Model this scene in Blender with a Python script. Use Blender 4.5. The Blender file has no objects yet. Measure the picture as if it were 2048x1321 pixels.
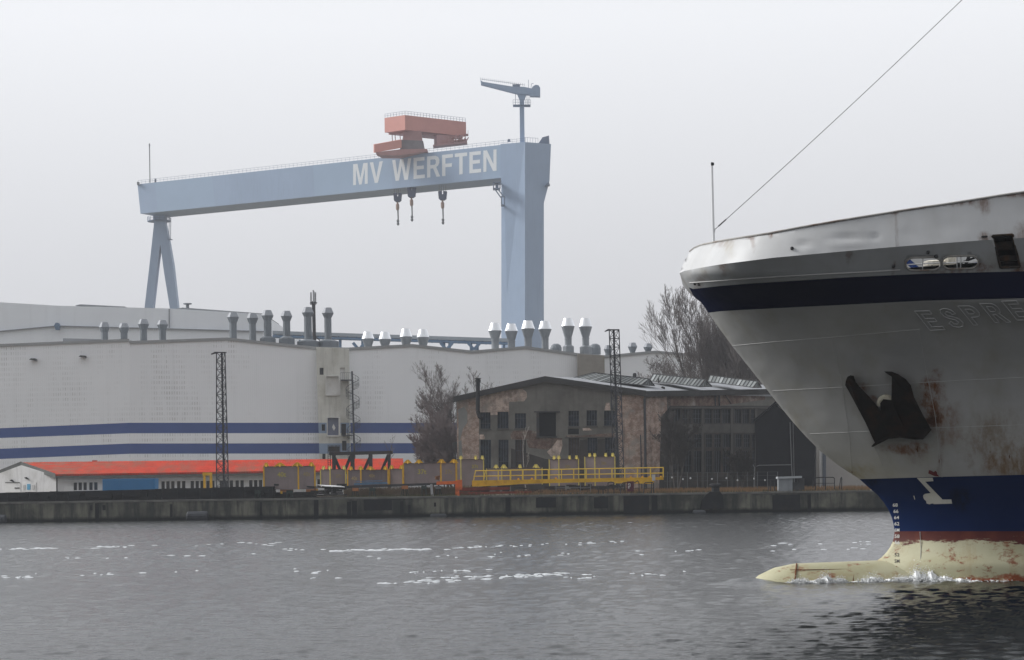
import bpy, bmesh, math, random
import numpy as np
from mathutils import Vector, Matrix
from mathutils.geometry import delaunay_2d_cdt
random.seed(7); rng = np.random.default_rng(11)
R = math.radians
SC = bpy.context.scene
COL = SC.collection
# ------------------------------------------------------------------ camera
F = 4500.0; H = 3.29; ROLL = 0.0137; VH = 305.0
CR, SR = math.cos(ROLL), math.sin(ROLL)
cam = bpy.data.objects.new('camera', bpy.data.cameras.new('camera')); COL.objects.link(cam)
cam.data.sensor_width = 36.0; cam.data.lens = F/2048*36.0
cam.data.shift_x = -(VH*SR)/2048; cam.data.shift_y = (VH*CR)/2048
cam.data.clip_start = 1.0; cam.data.clip_end = 6000
cam.matrix_world = Matrix(((CR, SR, 0, 0), (0, 0, -1, 0), (-SR, CR, 0, H), (0, 0, 0, 1)))
SC.camera = cam
def at(px, py, D, dy=0.0):
    dx = px-1024.0; d = py-660.5
    u = dx*CR-d*SR; v = dx*SR+d*CR
    return Vector((u*D/F, D+dy, H-(v-VH)*D/F))
def hor(px): return 660.5+(VH-(px-1024)*SR)/CR
# ------------------------------------------------------------------ world, sun, exposure
SC.view_settings.view_transform = 'Standard'; SC.view_settings.look = 'None'
SC.view_settings.exposure = 0.0; SC.view_settings.gamma = 1.0
W = bpy.data.worlds.new("World"); SC.world = W; W.use_nodes = True
nt = W.node_tree; nt.nodes.clear()
def wn(t, **k):
    n = nt.nodes.new(t)
    for a, b in k.items(): setattr(n, a, b)
    return n
SUN_EL, SUN_AZ = 34.0, -74.0       # azimuth measured from the view axis (+Y), negative to the left
sky = wn('ShaderNodeTexSky', sky_type='NISHITA', sun_disc=False, dust_density=6.0, air_density=1.5)
sky.sun_elevation = R(SUN_EL); sky.sun_rotation = R(SUN_AZ)
bw = wn('ShaderNodeRGBToBW'); nt.links.new(sky.outputs[0], bw.inputs[0])
tc = wn('ShaderNodeTexCoord'); sp = wn('ShaderNodeSeparateXYZ'); nt.links.new(tc.outputs['Generated'], sp.inputs[0])
elr = wn('ShaderNodeValToRGB'); nt.links.new(sp.outputs['Z'], elr.inputs[0])
cr = elr.color_ramp; cr.elements[0].position = 0.0; cr.elements[0].color = (.50,.505,.53,1)
cr.elements[1].position = 1.0; cr.elements[1].color = (1.02,1.05,1.10,1)
e = cr.elements.new(0.07); e.color = (.60,.605,.63,1)
e = cr.elements.new(0.20); e.color = (.87,.885,.92,1)
azr = wn('ShaderNodeMapRange', interpolation_type='SMOOTHSTEP'); nt.links.new(sp.outputs['Y'], azr.inputs['Value'])
azr.inputs['From Min'].default_value = -0.75; azr.inputs['From Max'].default_value = 0.55
azr.inputs['To Min'].default_value = 0.57; azr.inputs['To Max'].default_value = 1.0
mul = wn('ShaderNodeVectorMath', operation='SCALE'); nt.links.new(elr.outputs[0], mul.inputs[0]); nt.links.new(azr.outputs[0], mul.inputs['Scale'])
nsc = wn('ShaderNodeMath', operation='MULTIPLY'); nt.links.new(bw.outputs[0], nsc.inputs[0]); nsc.inputs[1].default_value = 0.010
nmin = wn('ShaderNodeMath', operation='MINIMUM'); nt.links.new(nsc.outputs[0], nmin.inputs[0]); nmin.inputs[1].default_value = 0.25
add = wn('ShaderNodeVectorMath', operation='ADD'); nt.links.new(mul.outputs[0], add.inputs[0]); nt.links.new(nmin.outputs[0], add.inputs[1])
bg = wn('ShaderNodeBackground'); nt.links.new(add.outputs[0], bg.inputs[0]); bg.inputs[1].default_value = 1.0
wo = wn('ShaderNodeOutputWorld'); nt.links.new(bg.outputs[0], wo.inputs[0])
sl = bpy.data.lights.new('sun', 'SUN'); sl.energy = 3.4; sl.angle = R(20); sl.color = (1, .985, .96)
so = bpy.data.objects.new('sun', sl); COL.objects.link(so)
sd = Vector((math.sin(R(SUN_AZ))*math.cos(R(SUN_EL)), math.cos(R(SUN_AZ))*math.cos(R(SUN_EL)), math.sin(R(SUN_EL))))
so.rotation_euler = sd.to_track_quat('Z', 'Y').to_euler(); so.location = sd*300
SC.cycles.use_denoising = True
SC.cycles.volume_bounces = 1
SC.cycles.max_bounces = 8
HAZE = 0.00020
# ------------------------------------------------------------------ materials
def nodes(m):
    m.use_nodes = True; t = m.node_tree
    b = t.nodes['Principled BSDF']
    return t, b
def N(t, ty, **k):
    n = t.nodes.new(ty)
    for a, b in k.items(): setattr(n, a, b)
    return n
def mixc(t, fac, a, b, mode='MIX'):
    n = N(t, 'ShaderNodeMix', data_type='RGBA', blend_type=mode)
    for s, v in ((0, fac), (6, a), (7, b)):
        if hasattr(v, 'is_linked') or hasattr(v, 'links'): t.links.new(v, n.inputs[s])
        elif s == 0: n.inputs[0].default_value = v
        else: n.inputs[s].default_value = (*v, 1)
    return n.outputs[2]
def ramp(t, src, lo, hi):
    n = N(t, 'ShaderNodeMapRange', interpolation_type='SMOOTHSTEP'); t.links.new(src, n.inputs[0])
    n.inputs[1].default_value = lo; n.inputs[2].default_value = hi
    return n.outputs[0]
def math_(t, op, a, b=None):
    n = N(t, 'ShaderNodeMath', operation=op)
    for i, v in enumerate((a, b)):
        if v is None: continue
        if hasattr(v, 'links'): t.links.new(v, n.inputs[i])
        else: n.inputs[i].default_value = v
    return n.outputs[0]
def noise(t, scale, vec=None, detail=4, rough=.6, sc=(1, 1, 1), off=(0, 0, 0)):
    mp = N(t, 'ShaderNodeMapping')
    mp.inputs['Scale'].default_value = sc; mp.inputs['Location'].default_value = off
    if vec is None: vec = N(t, 'ShaderNodeNewGeometry').outputs['Position']
    t.links.new(vec, mp.inputs[0])
    n = N(t, 'ShaderNodeTexNoise'); t.links.new(mp.outputs[0], n.inputs['Vector'])
    n.inputs['Scale'].default_value = scale; n.inputs['Detail'].default_value = detail; n.inputs['Roughness'].default_value = rough
    return n.outputs['Fac']
def bumpit(t, b, h, strength=.3, dist=.05):
    n = N(t, 'ShaderNodeBump'); t.links.new(h, n.inputs['Height'])
    n.inputs['Strength'].default_value = strength; n.inputs['Distance'].default_value = dist
    t.links.new(n.outputs[0], b.inputs['Normal'])
def mul3(c, k): return tuple(min(1, x*k) for x in c)
MATS = {}
def M(name, col=(.5,.5,.5), rough=.7, var=.25, scale=1.5, metal=0.0, streak=0.0, dirt=None, dirt_amt=.5, bump=0.0, spec=.18):
    """painted or raw surface: two noise sizes, optional vertical run streaks and a dirt colour"""
    if name in MATS: return MATS[name]
    m = bpy.data.materials.new(name); t, b = nodes(m)
    f = ramp(t, noise(t, scale), .3, .7)
    c = mixc(t, f, mul3(col, 1-var), mul3(col, 1+var*.6))
    c = mixc(t, .5, c, mixc(t, noise(t, scale*7, detail=3), mul3(col, 1-var*.8), mul3(col, 1+var*.5)))
    if dirt:
        d = math_(t, 'MULTIPLY', ramp(t, noise(t, scale*.8, off=(3, 7, 1), detail=6), .45, .75), dirt_amt)
        c = mixc(t, d, c, dirt)
    if streak:
        s = math_(t, 'MULTIPLY', ramp(t, noise(t, 2.2, sc=(1, 1, .08), detail=5), .45, .8), streak)
        c = mixc(t, s, c, mul3(col, .35))
    t.links.new(c, b.inputs['Base Color'])
    b.inputs['Roughness'].default_value = rough; b.inputs['Metallic'].default_value = metal
    b.inputs['Specular IOR Level'].default_value = spec
    if bump: bumpit(t, b, noise(t, scale*6), bump, .05)
    MATS[name] = m; return m
# ------------------------------------------------------------------ mesh building
def root_loc(o):
    v = Vector((0, 0, 0))
    while o is not None: v += o.location; o = o.parent
    return v
class MB:
    def __init__(s): s.v = []; s.f = []; s.m = []
    def add(s, vs, fs, mi=0):
        o = len(s.v); s.v.extend(Vector(x) for x in vs)
        s.f.extend(tuple(i+o for i in f) for f in fs); s.m.extend([mi]*len(fs)); return s
    def quad(s, a, b, c, d, mi=0): return s.add((a, b, c, d), ((0, 1, 2, 3),), mi)
    def hexa(s, p, mi=0):   # p: four front corners then four back corners in the same order
        return s.add(p, ((0,1,2,3), (7,6,5,4), (0,4,5,1), (1,5,6,2), (2,6,7,3), (3,7,4,0)), mi)
    def box(s, x0, x1, y0, y1, z0, z1, mi=0):
        return s.hexa([(x0,y0,z0), (x1,y0,z0), (x1,y0,z1), (x0,y0,z1), (x0,y1,z0), (x1,y1,z0), (x1,y1,z1), (x0,y1,z1)], mi)
    def prism(s, pts, D, depth, mi=0):   # outline in picture coordinates at distance D (number or function), given thickness
        g = D if callable(D) else (lambda a, b: D)
        fr = [at(x, y, g(x, y)) for x, y in pts]; return s.solid(fr, Vector((0, depth, 0)), mi)
    def solid(s, fr, off, mi=0):
        n = len(fr); bk = [p+off for p in fr]
        return s.add(fr+bk, [tuple(range(n)), tuple(range(2*n-1, n-1, -1))]+[(i, i+n, (i+1) % n+n, (i+1) % n) for i in range(n)], mi)
    def tube(s, a, b, r, n=6, r2=None, mi=0, caps=True):
        a = Vector(a); b = Vector(b); d = b-a
        if d.length < 1e-6: return s
        d.normalize(); u = d.orthogonal().normalized(); w = d.cross(u); r2 = r if r2 is None else r2
        vs = []
        for p, q in ((a, r), (b, r2)):
            for i in range(n):
                t_ = 2*math.pi*i/n; vs.append(p+(u*math.cos(t_)+w*math.sin(t_))*q)
        fs = [(i, (i+1) % n, n+(i+1) % n, n+i) for i in range(n)]
        if caps: fs += [tuple(range(n-1, -1, -1)), tuple(range(n, 2*n))]
        return s.add(vs, fs, mi)
    def path(s, ps, r, n=6, mi=0):
        for a, b in zip(ps, ps[1:]): s.tube(a, b, r, n, mi=mi)
        return s
    def bar(s, a, b, w, h=None, mi=0):     # square bar between two points
        return s.tube(a, b, w*.7071, 4, mi=mi)
    def lathe(s, c, prof, n=16, mi=0, axis='z', cap=True):
        vs = []
        for r, z in prof:
            for i in range(n):
                t_ = 2*math.pi*(i+.5)/n
                p = (r*math.cos(t_), r*math.sin(t_), z) if axis == 'z' else (z, r*math.cos(t_), r*math.sin(t_))
                vs.append(Vector(c)+Vector(p))
        k = len(prof)
        fs = [(j*n+i, j*n+(i+1) % n, (j+1)*n+(i+1) % n, (j+1)*n+i) for j in range(k-1) for i in range(n)]
        if cap: fs += [tuple(range(n-1, -1, -1)), tuple(range((k-1)*n, k*n))]
        return s.add(vs, fs, mi)
    def build(s, name, mats, parent=None, smooth=False, recalc=True):
        if not isinstance(mats, (list, tuple)): mats = [mats]
        o0 = root_loc(parent)
        me = bpy.data.meshes.new(name); me.from_pydata([v-o0 for v in s.v], [], s.f)
        for m in mats: me.materials.append(m)
        if len(mats) > 1: me.polygons.foreach_set('material_index', s.m)
        if recalc:
            bm = bmesh.new(); bm.from_mesh(me); bmesh.ops.recalc_face_normals(bm, faces=bm.faces[:]); bm.to_mesh(me); bm.free()
        if smooth: me.polygons.foreach_set('use_smooth', [True]*len(me.polygons))
        me.update()
        o = bpy.data.objects.new(name, me); COL.objects.link(o)
        if parent is not None: o.parent = parent
        return o
def thing(name, label, cat, loc, group=None):
    o = bpy.data.objects.new(name, None); COL.objects.link(o); o.location = loc
    o['label'] = label; o['category'] = cat
    if group: o['group'] = group
    return o
def tag(o, label, cat, group=None):
    o['label'] = label; o['category'] = cat
    if group: o['group'] = group
    return o
def structure(o): o['kind'] = 'structure'; return o
def plane(a, b):      # distance function of the vertical plane through two picture points (px, py, D)
    A = at(*a); B = at(*b); m = (B.x-A.x)/(B.y-A.y) if abs(B.y-A.y) > 1e-6 else None
    def g(px, py):
        if m is None: return A.y
        u = ((px-1024)*CR-(py-660.5)*SR)/F
        return (A.x-A.y*m)/(u-m)
    return g
def inside(p, poly):
    x, y = p; r = False; n = len(poly); j = n-1
    for i in range(n):
        xi, yi = poly[i]; xj, yj = poly[j]
        if (yi > y) != (yj > y) and x < (xj-xi)*(y-yi)/(yj-yi)+xi: r = not r
        j = i
    return r
def cdt(outline, holes=(), lines=(), pts=()):
    """triangles of a picture-space outline with holes and constraint polylines"""
    vs = []; es = []
    def loop(p, closed):
        o = len(vs); vs.extend(Vector(q) for q in p)
        es.extend((o+i, o+i+1) for i in range(len(p)-1))
        if closed: es.append((o+len(p)-1, o))
    loop(outline, True)
    for h in holes: loop(h, True)
    for l in lines: loop(l[0], l[1])
    vs.extend(Vector(p) for p in pts)
    ov, oe, of, *_ = delaunay_2d_cdt(vs, es, [], 0, 1e-4)
    fs = []
    for f in of:
        c = (sum(ov[i].x for i in f)/len(f), sum(ov[i].y for i in f)/len(f))
        if not inside(c, outline) or any(inside(c, h) for h in holes): continue
        a, b, c3 = ov[f[0]], ov[f[1]], ov[f[2]]
        if (b.x-a.x)*(c3.y-a.y)-(b.y-a.y)*(c3.x-a.x) > 0: f = f[::-1]
        fs.append((tuple(f), c))
    return ov, fs
def wall(mb, outline, D, holes=(), patches=(), reveal=.3, thick=.35, base=0):
    """a wall with real openings; patches = (polygon, material index)"""
    g = D if callable(D) else (lambda a, b: D)
    ov, fs = cdt(outline, holes, [(p, True) for p, _ in patches])
    P = [at(v.x, v.y, g(v.x, v.y)) for v in ov]
    for f, c in fs:
        mi = base
        for p, k in patches:
            if inside(c, p): mi = k
        mb.add([P[i] for i in f], (tuple(range(len(f))),), mi)
    for h in holes:
        q = [at(x, y, g(x, y)) for x, y in h]
        for a, b in zip(q, q[1:]+q[:1]): mb.quad(a, b, b+Vector((0, reveal, 0)), a+Vector((0, reveal, 0)), base)
    q = [at(x, y, g(x, y)) for x, y in outline]
    for a, b in zip(q, q[1:]+q[:1]): mb.quad(a, b, b+Vector((0, thick, 0)), a+Vector((0, thick, 0)), base)
def rect(x0, x1, y0, y1): return [(x0, y0), (x1, y0), (x1, y1), (x0, y1)]
def text2d(s, offset=0.0, extrude=0.0, shear=0.0):
    c = bpy.data.curves.new('txt', 'FONT'); c.body = s; c.offset = offset; c.extrude = extrude; c.size = 1.0; c.resolution_u = 3
    o = bpy.data.objects.new('txt', c); COL.objects.link(o)
    dg = bpy.context.evaluated_depsgraph_get(); me = bpy.data.meshes.new_from_object(o.evaluated_get(dg))
    vs = [Vector(v.co) for v in me.vertices]; fs = [tuple(p.vertices) for p in me.polygons]
    bpy.data.objects.remove(o); bpy.data.curves.remove(c); bpy.data.meshes.remove(me)
    x0 = min(v.x for v in vs); x1 = max(v.x for v in vs); y0 = min(v.y for v in vs); y1 = max(v.y for v in vs)
    return [((v.x-x0)/(x1-x0), (v.y-y0)/(y1-y0), v.z) for v in vs], fs
# ================================================================== SETTING
GZ = 2.0; DQ = 224.0
def mat_ground():
    m = bpy.data.materials.new('yard_ground'); t, b = nodes(m)
    g = ramp(t, noise(t, .12, detail=6), .4, .62)
    c = mixc(t, g, (.10,.085,.06), (.16,.12,.075))
    c = mixc(t, ramp(t, noise(t, 1.6, detail=6), .45, .7), c, (.07,.075,.045))
    t.links.new(c, b.inputs['Base Color']); b.inputs['Roughness'].default_value = .95
    bumpit(t, b, noise(t, 3), .6, .1); return m
gm = MB(); gm.quad((-640, DQ+1.0, GZ), (640, DQ+1.0, GZ), (640, 1270, GZ), (-640, 1270, GZ))
structure(gm.build('ground', mat_ground(), recalc=False))
# --- water: one displaced sheet, finer near the viewer
def mat_water():
    m = bpy.data.materials.new('harbour_water'); t, b = nodes(m)
    b.inputs['Base Color'].default_value = (.005, .007, .008, 1); b.inputs['Roughness'].default_value = .15
    b.inputs['IOR'].default_value = 1.33; b.inputs['Specular IOR Level'].default_value = .33
    n1 = noise(t, 7.0, sc=(1, .6, 1), detail=6, rough=.7); n2 = noise(t, 1.1, sc=(1, .5, 1), detail=4)
    h = math_(t, 'ADD', n1, math_(t, 'MULTIPLY', n2, 1.2)); bumpit(t, b, h, .38, .05); return m
WAVES = []
for i in range(46):
    lam = 0.15*(.95/0.15)**(i/45.0); k = 2*math.pi/lam
    th = R(78)+rng.normal(0, .55); WAVES.append((k*math.cos(th), k*math.sin(th), .0058*lam**.97*rng.uniform(.6, 1.3), rng.uniform(0, 6.28)))
def wave_z(X, Y):
    z = np.zeros_like(X)
    for kx, ky, a, p in WAVES: z += a*np.sin(kx*X+ky*Y+p)
    gust = .85+.30*np.sin(X*.045+Y*.021+1.0)*np.sin(Y*.06-X*.013+.4)
    z = z*gust
    z = z*(1+1.5/(1+np.exp(-(X-11.0)/1.5))/(1+np.exp(-(70.3-Y)/.8)))      # choppier wash along the ship side
    # swell pushed up round the bulb of the moving ship
    return z+.20*np.exp(-((X-7.3)/.8)**2-((Y-71.2)/.9)**2)+.03*np.exp(-((X-15.5)/5.0)**2-((Y-69.2)/1.2)**2)
ys = [24.0]
while ys[-1] < DQ-.2: ys.append(ys[-1]+min(.42, max(.10, ys[-1]**2*7.5e-5)))
ys[-1] = DQ+.3; ys = np.array(ys); NX = 1150
tt = np.linspace(-1, 1, NX)
X = tt[None, :]*(ys[:, None]*.30+6); Y = np.repeat(ys[:, None], NX, 1)
Z = wave_z(X, Y)
nv = X.size; co = np.stack([X, Y, Z], -1).reshape(-1, 3)
ii = np.arange(len(ys)-1)[:, None]*NX+np.arange(NX-1)[None, :]
fc = np.stack([ii, ii+1, ii+NX+1, ii+NX], -1).reshape(-1, 4)
# coarse outer sheet joined in the same water object
ex = np.array([[-620, -40, -.05], [620, -40, -.05], [620, 24, -.05], [-620, 24, -.05], [-620, DQ+.3, -.05], [620, DQ+.3, -.05],
               [X[0, 0], 24, -.05], [X[0, -1], 24, -.05], [X[-1, 0], DQ+.3, -.05], [X[-1, -1], DQ+.3, -.05]])
b0 = nv; co = np.vstack([co, ex])
fc = np.vstack([fc, [[b0, b0+1, b0+2, b0+3], [b0+3, b0+6, b0+8, b0+4], [b0+7, b0+2, b0+5, b0+9]]])
me = bpy.data.meshes.new('water'); me.vertices.add(len(co)); me.vertices.foreach_set('co', co.ravel())
me.loops.add(fc.size); me.loops.foreach_set('vertex_index', fc.ravel().astype(np.int32))
me.polygons.add(len(fc)); me.polygons.foreach_set('loop_start', np.arange(0, fc.size, 4, dtype=np.int32))
me.polygons.foreach_set('use_smooth', np.ones(len(fc), dtype=bool)); me.update(calc_edges=True)
me.materials.append(mat_water()); wat = bpy.data.objects.new('water', me); COL.objects.link(wat); structure(wat)
# --- haze
hz = bpy.data.materials.new('haze_air'); t, b = nodes(hz); t.nodes.remove(b)
pv = N(t, 'ShaderNodeVolumePrincipled'); pv.inputs['Color'].default_value = (.90,.93,.99,1); pv.inputs['Density'].default_value = HAZE
pv.inputs['Anisotropy'].default_value = .2
t.links.new(pv.outputs[0], t.nodes['Material Output'].inputs['Volume'])
hb = MB(); hb.box(-680, 680, -60, 1320, -4, 117); ho = hb.build('haze', hz); ho['kind'] = 'stuff'
# ================================================================== MATERIALS IN USE
def brickmat(name, c1, c2, mortar, sc=1.0, axis='x'):
    m = bpy.data.materials.new(name); t, b = nodes(m)
    pos = N(t, 'ShaderNodeNewGeometry').outputs['Position']; s = N(t, 'ShaderNodeSeparateXYZ'); t.links.new(pos, s.inputs[0])
    cb = N(t, 'ShaderNodeCombineXYZ'); t.links.new(s.outputs['X'], cb.inputs[0]); t.links.new(s.outputs['Z'], cb.inputs[1])
    br = N(t, 'ShaderNodeTexBrick'); t.links.new(cb.outputs[0], br.inputs[0])
    br.inputs['Color1'].default_value = (*c1, 1); br.inputs['Color2'].default_value = (*c2, 1); br.inputs['Mortar'].default_value = (*mortar, 1)
    br.inputs['Scale'].default_value = sc; br.inputs['Brick Width'].default_value = .5; br.inputs['Row Height'].default_value = .17
    br.inputs['Mortar Size'].default_value = .018
    c = mixc(t, ramp(t, noise(t, 1.5, detail=8, rough=.75), .40, .62), br.outputs[0], mul3(c1, .5))
    c = mixc(t, ramp(t, noise(t, .55, off=(9, 2, 4), detail=6), .52, .7), c, (.30,.27,.24))
    c = mixc(t, math_(t, 'MULTIPLY', ramp(t, noise(t, 2.0, sc=(1, 1, .1), detail=4), .5, .8), .5), c, (.06,.055,.05))
    t.links.new(c, b.inputs['Base Color']); b.inputs['Roughness'].default_value = .9; b.inputs['Specular IOR Level'].default_value = .1
    bumpit(t, b, br.outputs['Fac'], .3, -.02); MATS[name] = m; return m
def cladmat(name, col, stain):
    """ribbed sheet cladding with rows of dark fixing marks and weather stains"""
    m = bpy.data.materials.new(name); t, b = nodes(m)
    pos = N(t, 'ShaderNodeNewGeometry').outputs['Position']; s = N(t, 'ShaderNodeSeparateXYZ'); t.links.new(pos, s.inputs[0])
    def line(src, per, wid):
        w = math_(t, 'FRACT', math_(t, 'MULTIPLY', src, 1/per)); return math_(t, 'LESS_THAN', w, wid)
    gx = line(s.outputs['X'], .36, .5); gz_ = line(s.outputs['Z'], .78, .6)
    dots = math_(t, 'MULTIPLY', gx, gz_)
    mk = math_(t, 'MULTIPLY', ramp(t, noise(t, .10, sc=(1, 1, .45), detail=5, rough=.7), .45, .68), ramp(t, noise(t, 1.1, sc=(1, 1, .22), detail=4), .35, .65))
    f = math_(t, 'MULTIPLY', dots, math_(t, 'MULTIPLY', mk, stain))
    c = mixc(t, ramp(t, noise(t, .05, detail=4), .3, .7), mul3(col, .95), mul3(col, 1.03))
    c = mixc(t, math_(t, 'MULTIPLY', ramp(t, noise(t, .8, sc=(1, 1, .05), detail=5), .5, .8), .14), c, mul3(col, .5))
    c = mixc(t, f, c, (.10,.095,.07))
    t.links.new(c, b.inputs['Base Color']); b.inputs['Roughness'].default_value = .55
    w = math_(t, 'SINE', math_(t, 'MULTIPLY', s.outputs['X'], 2*math.pi/.31)); bumpit(t, b, w, .12, .03)
    MATS[name] = m; return m
clad = cladmat('pale_cladding', (.87,.89,.92), .34)
clad_far = cladmat('far_cladding', (.83,.86,.90), .02)
blue_band = M('blue_band', (.055,.10,.29), .6, .1, .2)
pale_blue = M('faded_blue_band', (.26,.34,.47), .8, .2, .5)
concrete = M('tower_concrete', (.66,.66,.61), .9, .16, .4, streak=.4, dirt=(.33,.32,.25), dirt_amt=.5)
cowl_grey = M('cowl_grey', (.17,.19,.21), .6, .15, .8)
cowl_cap = M('cowl_cap', (.30,.32,.35), .5, .12, .8)
silver = M('silver_sheet', (.90,.92,.95), .3, .05, 1.0, metal=.55)
silver_dk = M('dark_zinc', (.27,.29,.31), .45, .2, 1.0, metal=.5)  # darker metal of the cowl bodies below the caps
crane_blue_hazed = M('crane_blue_hazed', (.32,.41,.55), .55, .10, .06, streak=.12)  # paler than the crane's own paint: distance haze is mixed into the colour
crane_dark_hazed = M('crane_dark_blue_hazed', (.20,.25,.34), .6, .15, .3)  # lightened, with the fade of far air put into the paint
crane_red_hazed = M('crane_red_hazed', (.56,.26,.22), .55, .12, .2)  # trolley red made pale, haze painted into it
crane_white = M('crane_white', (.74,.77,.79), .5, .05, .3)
dark_steel = M('dark_steel', (.045,.048,.052), .65, .4, 1.2, dirt=(.09,.05,.03), dirt_amt=.5)
black_steel = M('black_steel', (.016,.018,.021), .7, .4, 1.5, dirt=(.05,.035,.025), dirt_amt=.3)
grey_steel = M('grey_steel', (.20,.21,.22), .55, .25, 2)
white_paint = M('white_paint', (.72,.72,.70), .6, .12, 1.2, dirt=(.4,.38,.33), dirt_amt=.4)
glass_dark = M('dark_glass', (.02,.024,.03), .18, .6, .5, spec=.5)
window_dark = M('window_dark', (.012,.014,.017), .5, .6, 1.2)
yellow = M('yellow_paint', (.72,.42,.025), .55, .2, 1.5, dirt=(.28,.12,.03), dirt_amt=.45)
pale_yellow = M('pale_yellow_paint', (.72,.60,.16), .6, .2, 2, dirt=(.4,.3,.1), dirt_amt=.4)
weight_brown = M('weight_brown', (.25,.205,.205), .8, .2, .9, streak=.25, dirt=(.2,.16,.15), dirt_amt=.4)
orange = M('orange_paint', (.70,.16,.04), .6, .25, 2, dirt=(.2,.06,.03), dirt_amt=.5)
rust_red = M('rust_red', (.22,.05,.03), .8, .4, 2, dirt=(.05,.03,.02), dirt_amt=.7)
rust_brown = M('rust_brown', (.13,.06,.03), .9, .4, 3)
bark = M('bark', (.085,.075,.07), .95, .3, 3)
twig = M('twig', (.145,.13,.127), .95, .3, .8)
birch = M('birch_bark', (.30,.28,.26), .9, .4, 3)
felt = M('roof_felt', (.075,.077,.08), .9, .3, .7, dirt=(.2,.2,.2), dirt_amt=.4)
pale_roof = M('pale_roof', (.30,.31,.33), .8, .25, .6, dirt=(.1,.1,.1), dirt_amt=.6)
plaster = M('grey_plaster', (.175,.17,.155), .95, .30, .35, streak=.35, dirt=(.06,.055,.05), dirt_amt=.55)
plaster_lt = M('pale_plaster', (.22,.223,.215), .95, .25, .8)
plaster_dk = M('dark_plaster', (.05,.047,.044), .95, .35, .7, dirt=(.11,.08,.07), dirt_amt=.6)  # darker plaster tone for lower and side wall areas
brick = brickmat('worn_brick', (.48,.335,.275), (.33,.24,.20), (.54,.49,.43), 1.3)
brick_pale = brickmat('pale_brick', (.60,.47,.40), (.48,.36,.31), (.60,.55,.5), 1.3)
brick_dark = brickmat('dark_brick', (.20,.125,.10), (.14,.10,.08), (.24,.21,.18), 1.3)
def mat_quay():
    m = bpy.data.materials.new('quay_concrete'); t, b = nodes(m)
    c = mixc(t, ramp(t, noise(t, .35, detail=7, sc=(1, 1, .8)), .35, .68), (.05,.052,.044), (.20,.195,.155))
    c = mixc(t, math_(t, 'MULTIPLY', ramp(t, noise(t, 1.6, sc=(1, 1, .12), detail=6), .40, .64), .85), c, (.03,.034,.032))
    c = mixc(t, math_(t, 'MULTIPLY', ramp(t, noise(t, 3.1, sc=(1, 1, .1), off=(4, 0, 0), detail=4), .62, .9), .35), c, (.24,.24,.2))
    pos = N(t, 'ShaderNodeNewGeometry').outputs['Position']; s = N(t, 'ShaderNodeSeparateXYZ'); t.links.new(pos, s.inputs[0])
    zz = math_(t, 'ADD', s.outputs['Z'], math_(t, 'MULTIPLY', noise(t, 1.2, sc=(1, 1, .3)), -.3))
    wet = N(t, 'ShaderNodeMapRange'); t.links.new(zz, wet.inputs[0]); wet.inputs[1].default_value = .35; wet.inputs[2].default_value = .05
    c = mixc(t, wet.outputs[0], c, (.012,.014,.013))      # algae at the waterline
    t.links.new(c, b.inputs['Base Color']); b.inputs['Roughness'].default_value = .85; b.inputs['Specular IOR Level'].default_value = .2
    bumpit(t, b, noise(t, 2.5, detail=6), .4, .08); return m
quay_m = mat_quay()
# ================================================================== QUAY
quay = thing('quay_wall', 'long stained concrete quay wall rising from the water across the far shore', 'quay wall', (0, DQ, 0))
q = MB(); xq = [-75+150*i/60 for i in range(61)]
for a, c in zip(xq, xq[1:]): q.box(a+.012, c-.012, DQ, DQ+1.2, -1.5, GZ-.16)
q.box(-75, 75, DQ+.06, DQ+1.0, -1.4, GZ-.2); q.build('wall_face', quay_m, quay)
q = MB(); q.box(-75, 75, DQ-.06, DQ+1.6, GZ-.16, GZ+.03)
q.build('coping', M('coping_concrete', (.17,.165,.15), .9, .45, .8, dirt=(.05,.05,.045), dirt_amt=.7), quay)
def wq(px): return at(px, 1010, DQ).x
for x0, x1, z0, z1 in ((190, 198, .1, 1.8), (628, 637, .05, 1.82), (694, 702, .2, 1.6), (704, 714, .1, 1.7), (728, 784, .7, 1.78), (800, 807, .3, 1.6),
                       (816, 821, .2, 1.2), (868, 872, 1.0, 1.4), (1011, 1021, 0, 1.8), (1072, 1112, .75, 1.75), (1188, 1216, .6, 1.7), (1247, 1298, .1, 1.8), (1303, 1315, 0, 1.8),
                       (180, 185, 1.1, 1.6), (205, 211, 1.1, 1.6), (1545, 1600, .2, 1.7), (1615, 1622, .1, 1.7), (340, 345, .3, 1.6), (520, 524, .2, 1.7)):
    q = MB(); q.box(wq(x0), wq(x1), DQ-.03, DQ+.3, z0, z1)
    w = wq(x1)-wq(x0)
    if w < .6:
        for k in range(6): q.box(wq(x0)+.05, wq(x1)-.05, DQ-.09, DQ-.03, z0+.1+k*(z1-z0-.2)/6, z0+.14+k*(z1-z0-.2)/6)
    q.build('recess', black_steel, quay)
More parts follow.
